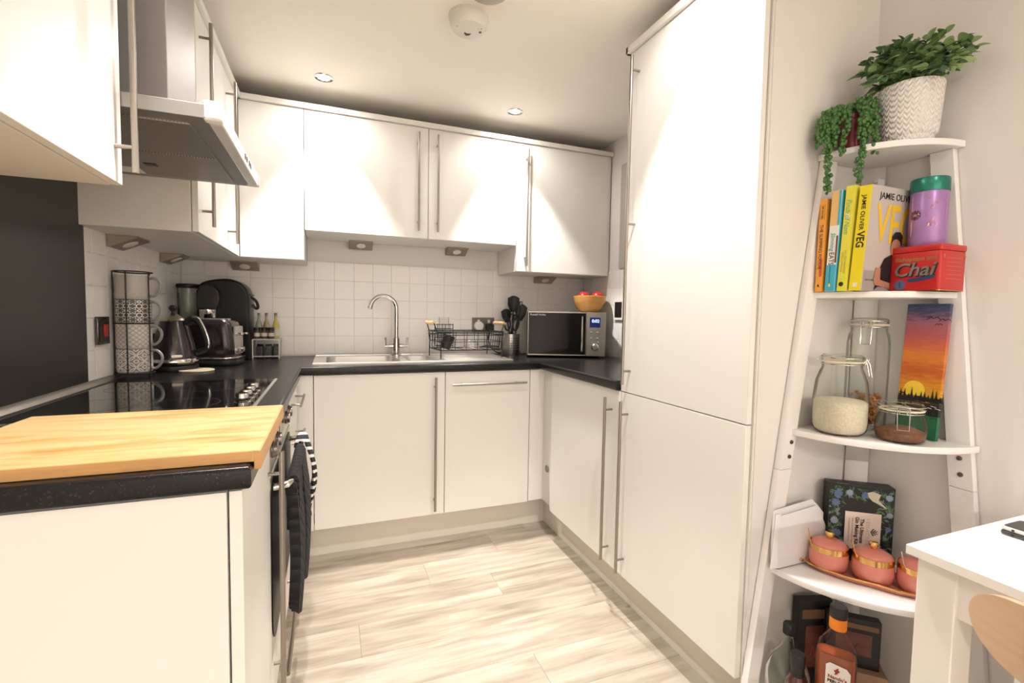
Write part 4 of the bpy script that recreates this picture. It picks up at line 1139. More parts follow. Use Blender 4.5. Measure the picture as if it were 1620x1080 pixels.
part('stems', stems, mat('stem green', (.10, .16, .05, 1), rough=.6), pp)

RP = Vector((2.024, -1.995, 1.6125))
su = thing('trailing_plant', 'bead-leaved trailing succulent in a dark red pot at the left of the top shelf', 'plant', RP)
part('pot', MB().lathe([(0, 0), (.026, 0), (.029, .006), (.032, .075), (.034, .077), (.034, .088), (.030, .088), (.028, .07), (0, .068)], 32), mat('dark red glazed pot', (.17, .018, .026, 1), rough=.2, var=.2), su)
m_bead = mat('bead green', (.060, .155, .038, 1), rough=.4, var=.35, vscale=50)
def strand(pts, rad=.0085, seed=0, dens=1.0):
    path = smooth_path(pts, 8); mb = MB(); rr = random.Random(seed)
    mb.tube(path, .0011, 5)
    L = 0.0
    for p, q in zip(path[:-1], path[1:]):
        seg = (q - p).length; n = max(1, int(seg / .0021 * dens))
        for i in range(n):
            c = p.lerp(q, (i + rr.random()) / n); a = rr.uniform(0, 2 * PI); ro = rr.uniform(.35, 1) * rad
            d = (q - p).normalized(); s1 = d.orthogonal().normalized(); s2 = d.cross(s1)
            c = c + (s1 * math.cos(a) + s2 * math.sin(a)) * ro
            r_ = rr.uniform(.0036, .0052)
            mb.ball(c, r_, 7, sc=(1, 1, 1.15))
    return mb
LF = lambda x, y, z: Vector((x, y, z)) - RP
T0 = LF(2.024, -1.995, 1.70)
strs = [
 [T0, LF(1.985, -1.985, 1.722), LF(1.958, -1.985, 1.68), LF(1.951, -1.985, 1.60), LF(1.953, -1.986, 1.55), LF(1.954, -1.986, 1.497)],
 [T0, LF(2.0, -2.02, 1.725), LF(1.990, -2.045, 1.69), LF(1.993, -2.045, 1.60), LF(1.985, -2.045, 1.55), LF(1.981, -2.045, 1.515)],
 [T0, LF(2.02, -2.02, 1.728), LF(2.022, -2.05, 1.70), LF(2.024, -2.056, 1.64), LF(2.022, -2.056, 1.588)],
 [T0, LF(1.99, -1.99, 1.715), LF(1.95, -1.985, 1.675), LF(1.938, -1.985, 1.625)],
 [T0, LF(1.995, -1.985, 1.718), LF(1.945, -1.980, 1.69), LF(1.926, -1.978, 1.645), LF(1.927, -1.978, 1.615)],
 [T0, LF(2.00, -2.005, 1.722), LF(1.972, -2.015, 1.69), LF(1.965, -2.018, 1.625), LF(1.966, -2.018, 1.590)],
 [T0, LF(2.0, -1.99, 1.722), LF(1.958, -1.99, 1.695), LF(1.940, -1.992, 1.65), LF(1.940, -1.992, 1.598)],
 [T0, LF(2.01, -2.015, 1.724), LF(1.998, -2.035, 1.70), LF(2.002, -2.042, 1.655)],
 [T0, LF(2.035, -2.005, 1.735), LF(2.035, -2.03, 1.742), LF(2.036, -2.045, 1.70)],
 [T0, LF(1.985, -1.995, 1.715), LF(1.955, -2.0, 1.68), LF(1.950, -2.002, 1.64), LF(1.951, -2.002, 1.612)],
    [T0, LF(2.0, -2.0, 1.722), LF(1.975, -1.995, 1.70), LF(1.962, -1.992, 1.66), LF(1.960, -1.992, 1.62)],
    [T0, LF(2.02, -2.01, 1.730), LF(2.012, -2.035, 1.715), LF(2.010, -2.045, 1.67), LF(2.011, -2.045, 1.62)],
    [T0, LF(1.99, -1.98, 1.720), LF(1.955, -1.972, 1.71), LF(1.935, -1.97, 1.67), LF(1.933, -1.97, 1.63)],
]
for i, s in enumerate(strs): part('bead_strand', strand(s, seed=i, rad=.0095), m_bead, su, kind='stuff')
rr = random.Random(5); mb = MB()
for i in range(110):
    a = rr.uniform(0, 2 * PI); q = rr.uniform(0, .031)
    mb.ball((q * math.cos(a), q * math.sin(a), .088 + rr.uniform(-.004, .018)), rr.uniform(.0038, .0052), 7)
part('bead_crown', mb, m_bead, su, kind='stuff')

# ------------------------------------------------------------------ books and tins on the second shelf
Z2 = 1.2352
m_page = mat('book pages', (.72, .68, .60, 1), rough=.8, var=.06, vscale=200)
def book(label, x, y, t, w, h, tilt, spine_m, cover_m=None):
    """Spine faces -X, thickness along +Y from y, tilted so that the top leans to -Y."""
    bk = thing('book', label, 'book', (x, y, Z2), group='cookbooks on the second shelf')
    bk.rotation_euler = (tilt, 0, 0)
    c = .0022
    part('pages', MB().box(.004, w - .003, c, t - c, .003, h - .003), m_page, bk)
    cv = MB().box(0, w, 0, c, 0, h, bev=.0005).box(0, w, t - c, t, 0, h, bev=.0005)
    part('cover', cv, cover_m or spine_m, bk)
    sp_ = part('spine', MB().box(-.0004, c, 0, t, 0, h, bev=.0006), spine_m, bk)
    return bk, sp_
m_or = mat('orange cover', (.80, .33, .04, 1), rough=.4); m_ye = mat('lemon yellow cover', (.86, .70, .02, 1), rough=.35)
m_li = mat('lime yellow cover', (.78, .72, .07, 1), rough=.4); m_wh = mat('white cover', (.80, .78, .74, 1), rough=.4)
m_bl = mat('sky blue cover', (.05, .42, .58, 1), rough=.4); m_pe = mat('pale peach print', (.78, .48, .18, 1), rough=.4)
m_grc = mat('grey stone cover', (.50, .455, .42, 1), rough=.4, var=.02); m_dgr = mat('dark green cover', (.02, .13, .06, 1), rough=.4)
DN = (0, 0, -1)
def spine_text(s, size, m, par, y, z, dir_up=(0, -1, 0), **k):
    # reads downwards; the tops of the letters point to the right of the spine as seen from the room (-Y)
    return text(s, size, m, par, (-.0008, y, z), DN, dir_up, **k)
b1, s1 = book('orange cookbook, leftmost on the second shelf', 1.955, -1.9850, .019, .175, .247, .010, m_or)
spine_text('THE SLIMMING FOODIE', .0125, m_ink, s1, .0105, .120, sx=.9)
spine_text('PIP PAYNE', .007, m_ink, s1, .0105, .213)
part('spine_frame', MB().tube([(-.0006, .004, .195), (-.0006, .017, .195), (-.0006, .017, .233), (-.0006, .004, .233)], .0004, 4, closed=True), m_ink, s1)
part('food_print', MB().prism(rrect(.002, .010, .040, .090, .004, 3), -.0007, -.0003, M=Matrix(((0, 0, 1, 0), (1, 0, 0, 0), (0, 1, 0, 0), (0, 0, 0, 1)))), mat('red food print', (.55, .10, .04, 1), rough=.5, var=.5, vscale=80), s1)
part('publisher_mark', MB().prism([(.006, .012), (.014, .016), (.010, .022)], -.0007, -.0003, M=RX), m_ink, s1)
b2, s2 = book('cookbook with peach, white and blue spine, second from the left', 1.957, -2.0175, .0255, .18, .262, .030, m_wh, m_bl)
part('peach_band', MB().box(-.0007, -.0003, .006, .0255, .172, .261), m_pe, s2)
part('blue_band', MB().box(-.0007, -.0003, .0, .0058, .172, .261), m_bl, s2)
part('blue_base', MB().box(-.0007, -.0003, .0, .0255, .001, .070), m_bl, s2)
part('dark_food_print', MB().box(-.00065, -.0003, .0005, .005, .075, .145), mat('dark food print', (.12, .04, .02, 1), rough=.5, var=.6, vscale=90), s2)
spine_text('Slimming', .0165, mat('teal print', (.02, .30, .26, 1)), s2, .0145, .130, shear=.25, sx=.8)
spine_text('EATS', .019, m_ink, s2, .0145, .086, sx=.8)
spine_text('SIOBHAN WIGHTMAN', .0045, m_ink, s2, .0150, .045)
part('drop_mark', MB().ball((-.0004, .0135, .016), .005, 10, sc=(.08, 1, 1.4)), mat('yellow mark', (.8, .6, .05, 1)), s2)
b3, s3 = book('lime yellow cookbook with green script on its spine, third from the left', 1.962, -2.0410, .0205, .185, .268, .045, m_li)
spine_text('Pinch of Nom', .0185, mat('green script', (.10, .42, .20, 1)), s3, .0105, .190, shear=.3, sx=.85)
part('white_dot', MB().prism(rrect(.0055, .0155, .185, .195, .005, 5), -.001, -.0006, M=RX), m_wh, s3)
spine_text('KATE ALLINSON &', .0062, mat('olive print', (.45, .38, .04, 1)), s3, .013, .075)
spine_text('KAY FEATHERSTONE', .0062, mat('olive print', (.45, .38, .04, 1)), s3, .006, .075)
part('publisher_mark', MB().prism(rrect(.004, .016, .012, .024, .006, 5), -.001, -.0006, M=RX), m_ink, s3)
b5 = thing('book', 'slim dark green book standing behind the bright yellow spine', 'book', (1.992, -2.0448, Z2), group='cookbooks on the second shelf')
b5.rotation_euler = (.055, 0, 0)
part('cover', MB().box(0, .15, 0, .0032, 0, .258, bev=.0006), m_dgr, b5)
part('pages', MB().box(-.001, .0, .0006, .0026, .002, .205), m_page, b5)
b4, s4 = book('thick cookbook with lemon yellow spine and grey cover, rightmost of the row', 1.970, -2.0750, .029, .196, .262, .060, m_ye, m_grc)
spine_text('JAMIE OLIVER', .0145, m_ink, s4, .0155, .195, bold=.0002)
spine_text('VEG', .026, m_ink, s4, .0150, .128, bold=.0006, sx=.85)
part('publisher_mark', MB().prism(rrect(.009, .019, .010, .020, .002, 3), -.001, -.0006, M=RX), m_wh, s4)
# front cover print: the cover faces -Y
cv = [o for o in b4.children if o.name.startswith('cover')][0]
text('JAMIE OLIVER', .0225, m_ink, cv, (.100, -.0006, .238), (1, 0, 0), (0, 0, 1), bold=.0002)
text('VEG', .135, mat('yellow print', (.80, .50, .02, 1), rough=.4), cv, (.106, -.0006, .166), (1, 0, 0), (0, 0, 1), sx=.62, bold=.0015)
XZm = Matrix(((1, 0, 0, 0), (0, 0, 1, -.0012), (0, 1, 0, 0), (0, 0, 0, 1)))
part('table_print', MB().box(.006, .194, -.0008, -.0002, .0, .052), mat('darker grey print', (.33, .30, .275, 1), rough=.4), cv)
def pr_(pts): return [(x - .036, max(z - .048, .004)) for x, z in pts]
fig = part('portrait_shirt', MB().prism(pr_([(.085, .052), (.098, .105), (.112, .132), (.138, .144), (.172, .142), (.192, .125), (.200, .06), (.10, .06)]), -.0004, 0, M=XZm), mat('black shirt print', (.012, .012, .013, 1), rough=.5), cv)
m_skin = mat('skin print', (.44, .20, .12, 1), rough=.5, var=.15, vscale=60)
part('portrait_arm', MB().prism(pr_([(.083, .108), (.078, .078), (.086, .064), (.150, .056), (.150, .070), (.104, .078), (.101, .108)]), -.0012, -.0006, M=XZm), m_skin, cv)
part('portrait_face', MB().prism(pr_([(.135, .146), (.131, .160), (.133, .180), (.142, .190), (.160, .190), (.168, .178), (.166, .156), (.158, .142), (.146, .139)]), -.0012, -.0006, M=XZm), m_skin, cv)
part('portrait_hair', MB().prism(pr_([(.130, .172), (.132, .190), (.142, .201), (.160, .202), (.172, .192), (.171, .166), (.164, .178), (.150, .184), (.138, .181)]), -.0018, -.0012, M=XZm), m_ink, cv)
text('EASY & DELICIOUS MEALS FOR EVERYONE', .0062, m_ink, cv, (.070, -.001, .028), (1, 0, 0), (0, 0, 1))
pc = thing('paper_cards', 'stepped white card packets standing behind the cookbooks', 'cards', (2.152, -1.978, Z2))
for i, hh in enumerate((.322, .300, .290)):
    y = -.0125 * i
    part('packet', MB().box(0, .026, y - .0115, y, 0, hh, bev=.001), m_paper, pc)
    for k in range(4): part('printed_line', MB().box(-.0006, 0, y - .0095, y - .002, hh - .012 - k * .008, hh - .010 - k * .008), mat('grey print', (.35, .33, .33, 1)), pc)

# red chai tin with the purple tin on it
m_red = mat('red tin', (.50, .018, .016, 1), rough=.3, coat=.2, var=.05)
m_redd = mat('gold tin print', (.42, .26, .10, 1), rough=.35, metal=.5)
ct = thing('tea_tin', 'red rectangular tea tin at the right of the second shelf', 'tin', (2.131, -2.132, Z2))
part('body', MB().prism(rrect(-.056, .046, -.057, .055, .008, 4), 0, .096, bev=.0015), m_red, ct)
part('lid', MB().prism(rrect(-.0575, .0472, -.0585, .0565, .008, 4), .0965, .112, bev=.003), m_red, ct)
part('bottom_rim', MB().prism(rrect(-.0568, .0466, -.0578, .0558, .008, 4), 0, .0016), m_gold, ct)
LX, LU = (0, -1, 0), (0, 0, 1)
text('Bishopston and', .0145, m_redd, ct, (-.0565, -.003, .079), LX, LU, bold=.0003, shear=.1)
text('Chai', .046, m_ink, ct, (-.0563, -.001, .050), LX, LU, bold=.0016, shear=.25, sx=1.05)
text('Chai', .046, mat('pewter print', (.34, .29, .25, 1), rough=.3, metal=.6), ct, (-.0570, .001, .052), LX, LU, bold=.0006, shear=.25, sx=1.05)
RXn = Matrix(((0, 0, -1, 0), (-1, 0, 0, 0), (0, 1, 0, 0), (0, 0, 0, 1)))
m_navy = mat('navy print', (.03, .05, .13, 1), rough=.4)
part('swash', MB().prism([(-.012, .030), (.020, .034), (.048, .038), (.044, .030), (.015, .024), (-.010, .022)], .0565, .0568, M=RXn), m_navy, ct)
part('blue_medal', MB().prism([(-.028 + .0125 * math.cos(2 * PI * i / 20), .016 + .0125 * math.sin(2 * PI * i / 20)) for i in range(20)], .0565, .0569, M=RXn), mat('slate blue print', (.10, .14, .26, 1), rough=.35), ct)
text('1', .016, m_navy, ct, (-.0573, .028, .016), LX, LU)
for k in range(6):
    part('printed_line', MB().box(-.035, .030 - .004 * (k % 2), -.0578, -.0573, .078 - k * .010, .0795 - k * .010), mat('pale red print', (.55, .14, .09, 1), rough=.4), ct)
for sx_ in (-.045, .038): part('corner_mark', MB().prism([(sx_ - .004, .086), (sx_ + .004, .086), (sx_, .076)], .0573, .0577, M=Matrix(((1, 0, 0, 0), (0, 0, -1, 0), (0, 1, 0, 0), (0, 0, 0, 1)))), m_redd, ct)
m_pur = mat('lilac tin', (.36, .20, .46, 1), rough=.32, metal=.25, var=.06)
m_rose = mat('rose gold print', (.66, .36, .30, 1), rough=.25, metal=.8)
pt = thing('tea_caddy', 'round lilac tin with a metallic green lid standing on the red tin', 'tin', (2.124, -2.130, Z2 + .1122))
part('body', MB().lathe([(0, 0), (.0365, 0), (.0378, .002), (.0378, .136), (.0365, .138), (0, .138)], 48), m_pur, pt)
part('lid', MB().lathe([(.0386, .134), (.0394, .136), (.0394, .164), (.0375, .168), (0, .169)], 48), mat('metallic green lid', (.03, .20, .155, 1), rough=.28, metal=.6), pt)
def on_cyl(pts, r, a0, z0, sc, wdt=.0007):
    return [(-r * math.cos(a0 + u * sc / r), -r * math.sin(a0 + u * sc / r), z0 + v * sc) for u, v in pts]
curl = MB(); rr = random.Random(4)
for k in range(16):
    u0, v0 = rr.uniform(.002, .03), rr.uniform(-.045, .05)
    curl.tube(on_cyl([(u0 + .006 * t * math.cos(3 * t + k), v0 + .012 * t + .003 * math.sin(5 * t + k)) for t in [i / 6 for i in range(7)]], 0.0381, .35, .076, .80), .00055, 4)
part('ornament', curl, m_rose, pt)
fl_ = MB()
for k in range(9):
    a = 2 * PI * k / 9
    fl_.tube(on_cyl([(-.016 + .013 * math.cos(a + d) * q, .013 * math.sin(a + d) * q) for d, q in ((0, .35), (.2, 1.0), (.45, 1.0), (.6, .35))], 0.0381, .20, .077, .92), .0011, 5)
part('flower_medallion', fl_, mat('dark plum print', (.10, .03, .07, 1), rough=.4), pt)
fl_ = MB()
for k in range(3): fl_.tube(on_cyl([(-.016 + .004 * k * math.cos(t), .004 * k * math.sin(t)) for t in [2 * PI * i / 12 for i in range(12)]], 0.0382, .20, .077, .92), .0007, 4, closed=True)
part('medallion_rings', fl_, m_rose, pt)
part('frame_line', MB().tube(on_cyl([(-.034, -.062), (-.034, .058), (.058, .058), (.058, -.062)], 0.0380, .25, .076, .80), .0004, 4), m_rose, pt)

# ------------------------------------------------------------------ jars and painting on the third shelf
Z3 = .8582
m_wirej = mat('jar clip wire', (.62, .60, .56, 1), rough=.2, metal=1.0)
m_rub = mat('pale jar seal', (.75, .68, .52, 1), rough=.6)
def clip_jar(label, loc, prof, r_neck, z_neck, r_lid, rz, clip_len, k=1.0):
    prof = [(r * k, z) for r, z in prof]; r_neck *= k; r_lid *= k
    j = thing('clip_jar', label, 'jar', loc, rz, group='clip-top glass jars on the third shelf')
    part('glass_body', MB().lathe(prof, 40, cap=False), m_jar, j, smooth=60)
    part('seal', MB().lathe([(r_neck, z_neck), (r_neck + .003, z_neck + .001), (r_neck + .003, z_neck + .004), (r_neck, z_neck + .005)], 36, cap=False), m_rub, j)
    part('glass_lid', MB().lathe([(r_neck + .001, z_neck + .005), (r_lid, z_neck + .007), (r_lid, z_neck + .016), (r_lid - .004, z_neck + .020), (r_lid * .5, z_neck + .022), (0, z_neck + .021)], 40, cap=False), m_jar, j, smooth=60)
    part('lid_rim', MB().tube(arc_pts((0, 0, z_neck + .013), r_lid + .0015, 0, 352, 40, 'xy'), .0013, 6, closed=True), m_wirej, j)
    part('neck_wire', MB().tube(arc_pts((0, 0, z_neck - .004), r_neck + .002, 0, 352, 40, 'xy'), .0012, 6, closed=True), m_wirej, j)
    R = r_lid + .002
    part('clip', MB().tube([(R, -.012, z_neck + .012), (R + .008, -.012, z_neck - .002), (R + .014, -.011, z_neck - clip_len), (R + .014, .011, z_neck - clip_len), (R + .008, .012, z_neck - .002), (R, .012, z_neck + .012)], .0014, 6)
         .tube([(R - .001, -.007, z_neck - .004), (R + .007, -.008, z_neck + .010), (R + .007, .008, z_neck + .010), (R - .001, .007, z_neck - .004)], .0013, 6), m_wirej, j)
    part('hinge', MB().tube([(-R + .001, -.008, z_neck + .012), (-R - .007, -.006, z_neck + .004), (-R - .007, .006, z_neck + .004), (-R + .001, .008, z_neck + .012)], .0014, 6), m_wirej, j)
    return j
RC, TC, LC = Vector((1.990, -2.028, Z3)), Vector((2.120, -2.009, Z3)), Vector((2.062, -2.133, Z3))
clip_jar('medium clip-top glass jar half full of white rice', RC, [(0, .003), (.050, .002), (.058, .005), (.064, .014), (.066, .03), (.066, .10), (.062, .140), (.052, .168), (.048, .176), (.048, .190)], .048, .190, .0505, -.75, .035, .95)
clip_jar('tall clip-top glass jar of dry pasta behind the rice jar', TC, [(0, .003), (.048, .002), (.055, .006), (.058, .016), (.0585, .24), (.055, .262), (.050, .272), (.049, .288)], .049, .288, .0515, -2.7, .05, .85)
clip_jar('small squat clip-top glass jar of brown seeds at the front', LC, [(0, .003), (.048, .002), (.056, .007), (.060, .022), (.060, .044), (.054, .064), (.050, .070), (.049, .078)], .049, .078, .053, -2.55, .040, .88)
def heap(name, label, cat, prof, loc, m, tops, k, bits):
    prof = [(r * k, z) for r, z in prof]
    o = part(name, MB().lathe(prof, 32), m, loc=loc, smooth=60)
    tag(o, label, cat, kind='stuff'); bits(o); return o
m_rice = mat('white rice', (.74, .66, .52, 1), rough=.6, var=.28, vscale=210, bump=1.0, bscale=260)
heap('rice', 'white rice filling the lower half of the medium glass jar', 'rice', [(0, .0045), (.049, .0045), (.057, .009), (.0625, .018), (.0645, .032), (.0645, .084), (.058, .090), (.03, .094), (0, .095)], RC, m_rice, 0, .95, lambda o: None)
m_seed = mat('brown seeds', (.22, .085, .04, 1), rough=.5, var=.6, vscale=230, bump=1.0, bscale=260)
heap('seeds', 'reddish brown seeds in the bottom of the small squat jar', 'seeds', [(0, .0045), (.047, .0045), (.055, .010), (.0585, .022), (.0585, .026), (.03, .036), (0, .038)], LC, m_seed, 0, .88, lambda o: None)
m_pasta = mat('brown pasta', (.42, .18, .055, 1), rough=.55, var=.25, vscale=40)
rr = random.Random(9); mb = MB()
for i in range(90):
    a = rr.uniform(0, 2 * PI); q = .034 * math.sqrt(rr.random()); z = .014 + rr.random() * .082
    d = Vector((rr.uniform(-1, 1), rr.uniform(-1, 1), rr.uniform(-.6, .6))).normalized() * .009
    c = Vector((q * math.cos(a), q * math.sin(a), z)); s = d.orthogonal().normalized() * .003
    mb.tube([c - d + s, c - d * .3 - s, c + d * .3 + s, c + d - s], .0042, 6)
pa = part('pasta', mb, m_pasta, loc=TC); tag(pa, 'brown dry pasta pieces in the bottom of the tall glass jar', 'pasta', kind='stuff')

m_art = mat('painted sunset canvas', (.5, .3, .2, 1), rough=.45, var=0, bump=.5, bscale=140)
nt, b, tc = nodes_of(m_art)
sp = nt.nodes.new('ShaderNodeSeparateXYZ'); nt.links.new(tc.outputs['Object'], sp.inputs[0])
mp = nt.nodes.new('ShaderNodeMapping'); mp.inputs['Scale'].default_value = (22, 22, 130); nt.links.new(tc.outputs['Object'], mp.inputs[0])
nz = nt.nodes.new('ShaderNodeTexNoise'); nz.inputs['Scale'].default_value = 1.5; nz.inputs['Detail'].default_value = 5; nz.inputs['Distortion'].default_value = .7
nt.links.new(mp.outputs[0], nz.inputs['Vector'])
ax, az = E(nt, sp.outputs[0]), E(nt, sp.outputs[2])
H = .347
v = az / H + (E(nt, nz.outputs['Fac']) - .5) * .22
sky = ramp(nt, v.v, [(.0, (.02, .13, .06, 1)), (.17, (.025, .16, .07, 1)), (.185, (.01, .012, .012, 1)), (.30, (.03, .022, .015, 1)), (.315, (.70, .36, .03, 1)), (.40, (.66, .25, .02, 1)), (.50, (.50, .10, .02, 1)), (.60, (.66, .22, .03, 1)), (.68, (.58, .13, .05, 1)), (.77, (.42, .10, .12, 1)), (.88, (.32, .12, .17, 1)), (.92, (.10, .08, .16, 1)), (1.0, (.02, .05, .13, 1))])
sunx, sunz = ax - .036, az - .122
ds = (sunx * sunx + sunz * sunz).sqrt()
mxs = nt.nodes.new('ShaderNodeMix'); mxs.data_type = 'RGBA'
nt.links.new((ds.lt(.024) * az.gt(.108)).v, mxs.inputs[0]); nt.links.new(sky, mxs.inputs[6]); mxs.inputs[7].default_value = (.90, .62, .05, 1)
nt.links.new(mxs.outputs[2], b.inputs['Base Color'])
pn = thing('canvas_painting', 'narrow sunset canvas leaning upright at the right of the third shelf', 'painting', (2.137, -2.076, Z3 + .0015))
PW = .094
pn.rotation_euler = (-.075, 0, -PI / 2)
part('canvas', MB().box(0, PW, 0, .012, 0, H, bev=.001), m_art, pn)
m_paintblk = mat('black paint', (.012, .014, .012, 1), rough=.4)
tr = MB(); rr = random.Random(3)
for k in range(11):
    x = .008 + k * .0087 + rr.uniform(-.002, .002); hh = rr.uniform(.006, .030)
    tr.prism([(x - .006, .096), (x - .002, .104 + hh * .3), (x, .104 + hh), (x + .002, .104 + hh * .3), (x + .006, .096)], -.0010, -.0004, M=Matrix(((1, 0, 0, 0), (0, 0, 1, 0), (0, 1, 0, 0), (0, 0, 0, 1))))
part('painted_trees', tr, m_paintblk, pn)
br = MB()
for bx, bz, s in ((.062, .309, .015), (.087, .305, .013), (.074, .294, .008)):
    br.tube(smooth_path([(bx - s, -.0006, bz - s * .25), (bx - s * .45, -.0006, bz + s * .28), (bx, -.0006, bz), (bx + s * .45, -.0006, bz + s * .3), (bx + s, -.0006, bz - s * .15)], 4), .0008, 5)
part('painted_birds', br, m_paintblk, pn)
wl_ = MB()
for k in range(9):
    x = .01 + k * .0095; z = .060 + rr.uniform(0, .030)
    wl_.tube([(x, -.0004, z), (x + .012, -.0004, z - .002)], .0007, 4)
part('painted_highlights', wl_, m_white, pn)

# ------------------------------------------------------------------ gift box, papers, tray and pots on the fourth shelf
Z4 = .4782
gA = math.atan2(-2.080 + 1.985, 2.155 - 2.030)
gb = thing('gift_box', 'black botanical gift box with a pale label, standing on its side in the corner', 'box', (2.028, -1.987, Z4), rz=gA)
GW, GH = .158, .224
part('box', MB().box(0, GW, .002, .046, 0, GH, bev=.0015), mat('black card', (.012, .011, .012, 1), rough=.45, var=.1), gb)
m_lblp = mat('blush label', (.76, .64, .58, 1), rough=.6)
lb = part('label', MB().box(.042, .128, .0008, .0018, .045, .150), m_lblp, gb)
text('The Ultimate', .0128, m_ink, lb, (.083, .0004, .098), DN, (1, 0, 0), bold=.0003)
text('Gin Making Kit', .0128, m_ink, lb, (.071, .0004, .098), DN, (1, 0, 0), bold=.0003)
text('VEMACITY', .0135, mat('faint print', (.60, .50, .45, 1)), lb, (.097, .0004, .098), DN, (1, 0, 0), space=1.3)
text('MAKE YOUR OWN CRAFT GIN', .005, mat('rose print', (.42, .32, .30, 1)), lb, (.060, .0004, .098), DN, (1, 0, 0))
text('AT HOME WITH BOTANICALS', .005, mat('rose print', (.42, .32, .30, 1)), lb, (.052, .0004, .098), DN, (1, 0, 0))
lg = MB()
XZk = Matrix(((1, 0, 0, 0), (0, 0, 1, 0), (0, 1, 0, 0), (0, 0, 0, 1)))
for k in range(3):
    q = .110 + .0045 * k
    lg.prism([(q + .0045 * .0, .098 + .010 - .0028 * k), (q + .003, .098 + .010 - .0028 * k), (q + .003 - .006, .098), (q + .003, .098 - .010 + .0028 * k), (q, .098 - .010 + .0028 * k), (q - .006, .098)], .0002, .0007, M=XZk)
part('chevron_logo', lg, m_ink, lb)
rr = random.Random(21)
m_fol = [mat('print leaf green', (.07, .16, .06, 1), rough=.5), mat('print dark leaf', (.025, .06, .03, 1), rough=.5), mat('print slate leaf', (.15, .19, .21, 1), rough=.5)]
fo = [MB(), MB(), MB()]
def edge_spot():
    e = rr.random()
    if e < .36: return rr.uniform(.006, .034), rr.uniform(.02, .215)
    if e < .68: return rr.uniform(.128, .152), rr.uniform(.05, .215)
    return rr.uniform(.01, .15), rr.uniform(.185, .217)
for i in range(190):
    x, z = edge_spot(); a = rr.uniform(0, 2 * PI); L, w_ = rr.uniform(.010, .022), rr.uniform(.0018, .0036)
    dx_, dz_ = math.cos(a), math.sin(a)
    P = [(x, z), (x + dx_ * L * .5 - dz_ * w_, z + dz_ * L * .5 + dx_ * w_), (x + dx_ * L, z + dz_ * L), (x + dx_ * L * .5 + dz_ * w_, z + dz_ * L * .5 - dx_ * w_)]
    P = [(min(max(p, .002), GW - .002), min(max(q, .003), GH - .003)) for p, q in P]
    yv = .0016 - .0000025 * i
    fo[i % 3].poly([(p, yv, q) for p, q in P])
for f_, m_ in zip(fo, m_fol): part('printed_leaves', f_, m_, gb)
m_thi = [mat('thistle blue print', (.10, .15, .30, 1), rough=.5, var=.4, vscale=200), mat('pale blue print', (.26, .32, .42, 1), rough=.5, var=.4, vscale=200)]
for i, (x, z, r) in enumerate(((.022, .198, .013), (.050, .203, .010), (.088, .200, .011), (.144, .198, .010), (.018, .172, .012), (.016, .120, .011), (.024, .085, .012), (.147, .150, .009), (.145, .110, .008), (.034, .06, .010))):
    part('printed_flower', MB().prism([(x + r * (1 if k % 2 else .72) * math.cos(2 * PI * k / 18), z + r * (1 if k % 2 else .72) * math.sin(2 * PI * k / 18)) for k in range(18)], .0004, .0010, M=XZk), m_thi[i % 2], gb)
part('printed_bird', MB().prism([(.092, .207), (.104, .212), (.124, .205), (.118, .190), (.136, .172), (.140, .166), (.120, .178), (.105, .185), (.095, .195)], .0001, .0006, M=XZk), mat('cream print', (.55, .52, .38, 1), rough=.5), gb)
part('printed_line', MB().box(.02, .05, .01, .012, GH - .0001, GH + .0003), mat('grey print', (.35, .33, .33, 1)), gb)

pf = thing('paper_folder', 'bent white papers standing against the left leg on the fourth shelf', 'papers', (1.835, -1.966, Z4))
def page(dy, x0, x1, z1, bow, cutc):
    rows = []
    for i in range(7):
        t = i / 6; row = []
        for j in range(9):
            u = j / 8; x = x0 + (x1 - x0) * u; z = z1 * t * (1 - .10 * (1 - u) )
            z = z + .003
            if u > .75: z = min(z, z1 - cutc * (u - .75) / .25 * 1.0 + .003)
            y = dy - bow * math.sin(PI * t) * (1 - u) * 1.2 - .022 * u * (1 - u) * 0
            row.append((x + (.006 * math.sin(PI * t)) * (u < .2) * -1, y, z))
        rows.append(row)
    return MB().sheet(rows, .0012)
part('back_sheet', page(-.003, .004, .20, .178, .002, .05), m_paper, pf)
part('front_sheet', page(-.011, .022, .205, .162, .0, .075), m_paper, pf)
part('rolled_edge', MB().sheet([[( .022 - .026 * math.sin(PI * k / 8) * (1 - .5 * t), -.011 + .009 * k / 8, .004 + .150 * t) for k in range(9)] for t in (0, .2, .4, .6, .8, 1)], .0012), m_paper, pf)

m_pink = mat('coral pink ceramic', (.70, .24, .19, 1), rough=.3, coat=.25, var=.03)
tdir = Vector((.56, -.83, 0)).normalized(); tA = math.atan2(tdir.y, tdir.x)
P2 = Vector((2.044, -2.100, Z4))
ty = thing('tray', 'pink tray with a gold rim holding the three pink pots', 'tray', P2, rz=tA)
def scal(s, n=64):
    P = []
    for i in range(n):
        a = 2 * PI * i / n; x = .150 * math.copysign(abs(math.cos(a)) ** .62, math.cos(a)); y = .052 * math.copysign(abs(math.sin(a)) ** .8, math.sin(a))
        y *= 1 - .10 * (math.cos(x / .15 * PI * 3) * .5 + .5) * .7
        P.append((x * s, y * (s if s < 1 else s)))
    return P
t_ = bmesh.new(); rings = []
for s, z in ((.80, 0.0), (.86, .002), (.96, .011), (1.0, .014), (.985, .0155), (.93, .012), (.84, .0045), (.0001, .0042)):
    rings.append([t_.verts.new((x, y, z)) for x, y in scal(s)])
for a, b2 in zip(rings[:-1], rings[1:]):
    for i in range(len(a)):
        j = (i + 1) % len(a); t_.faces.new((a[i], a[j], b2[j], b2[i]))
t_.faces.new(rings[0][::-1]); bmesh.ops.recalc_face_normals(t_, faces=list(t_.faces)); mb = MB(); mb.merge(t_)
part('dish', mb, m_pink, ty, smooth=60)
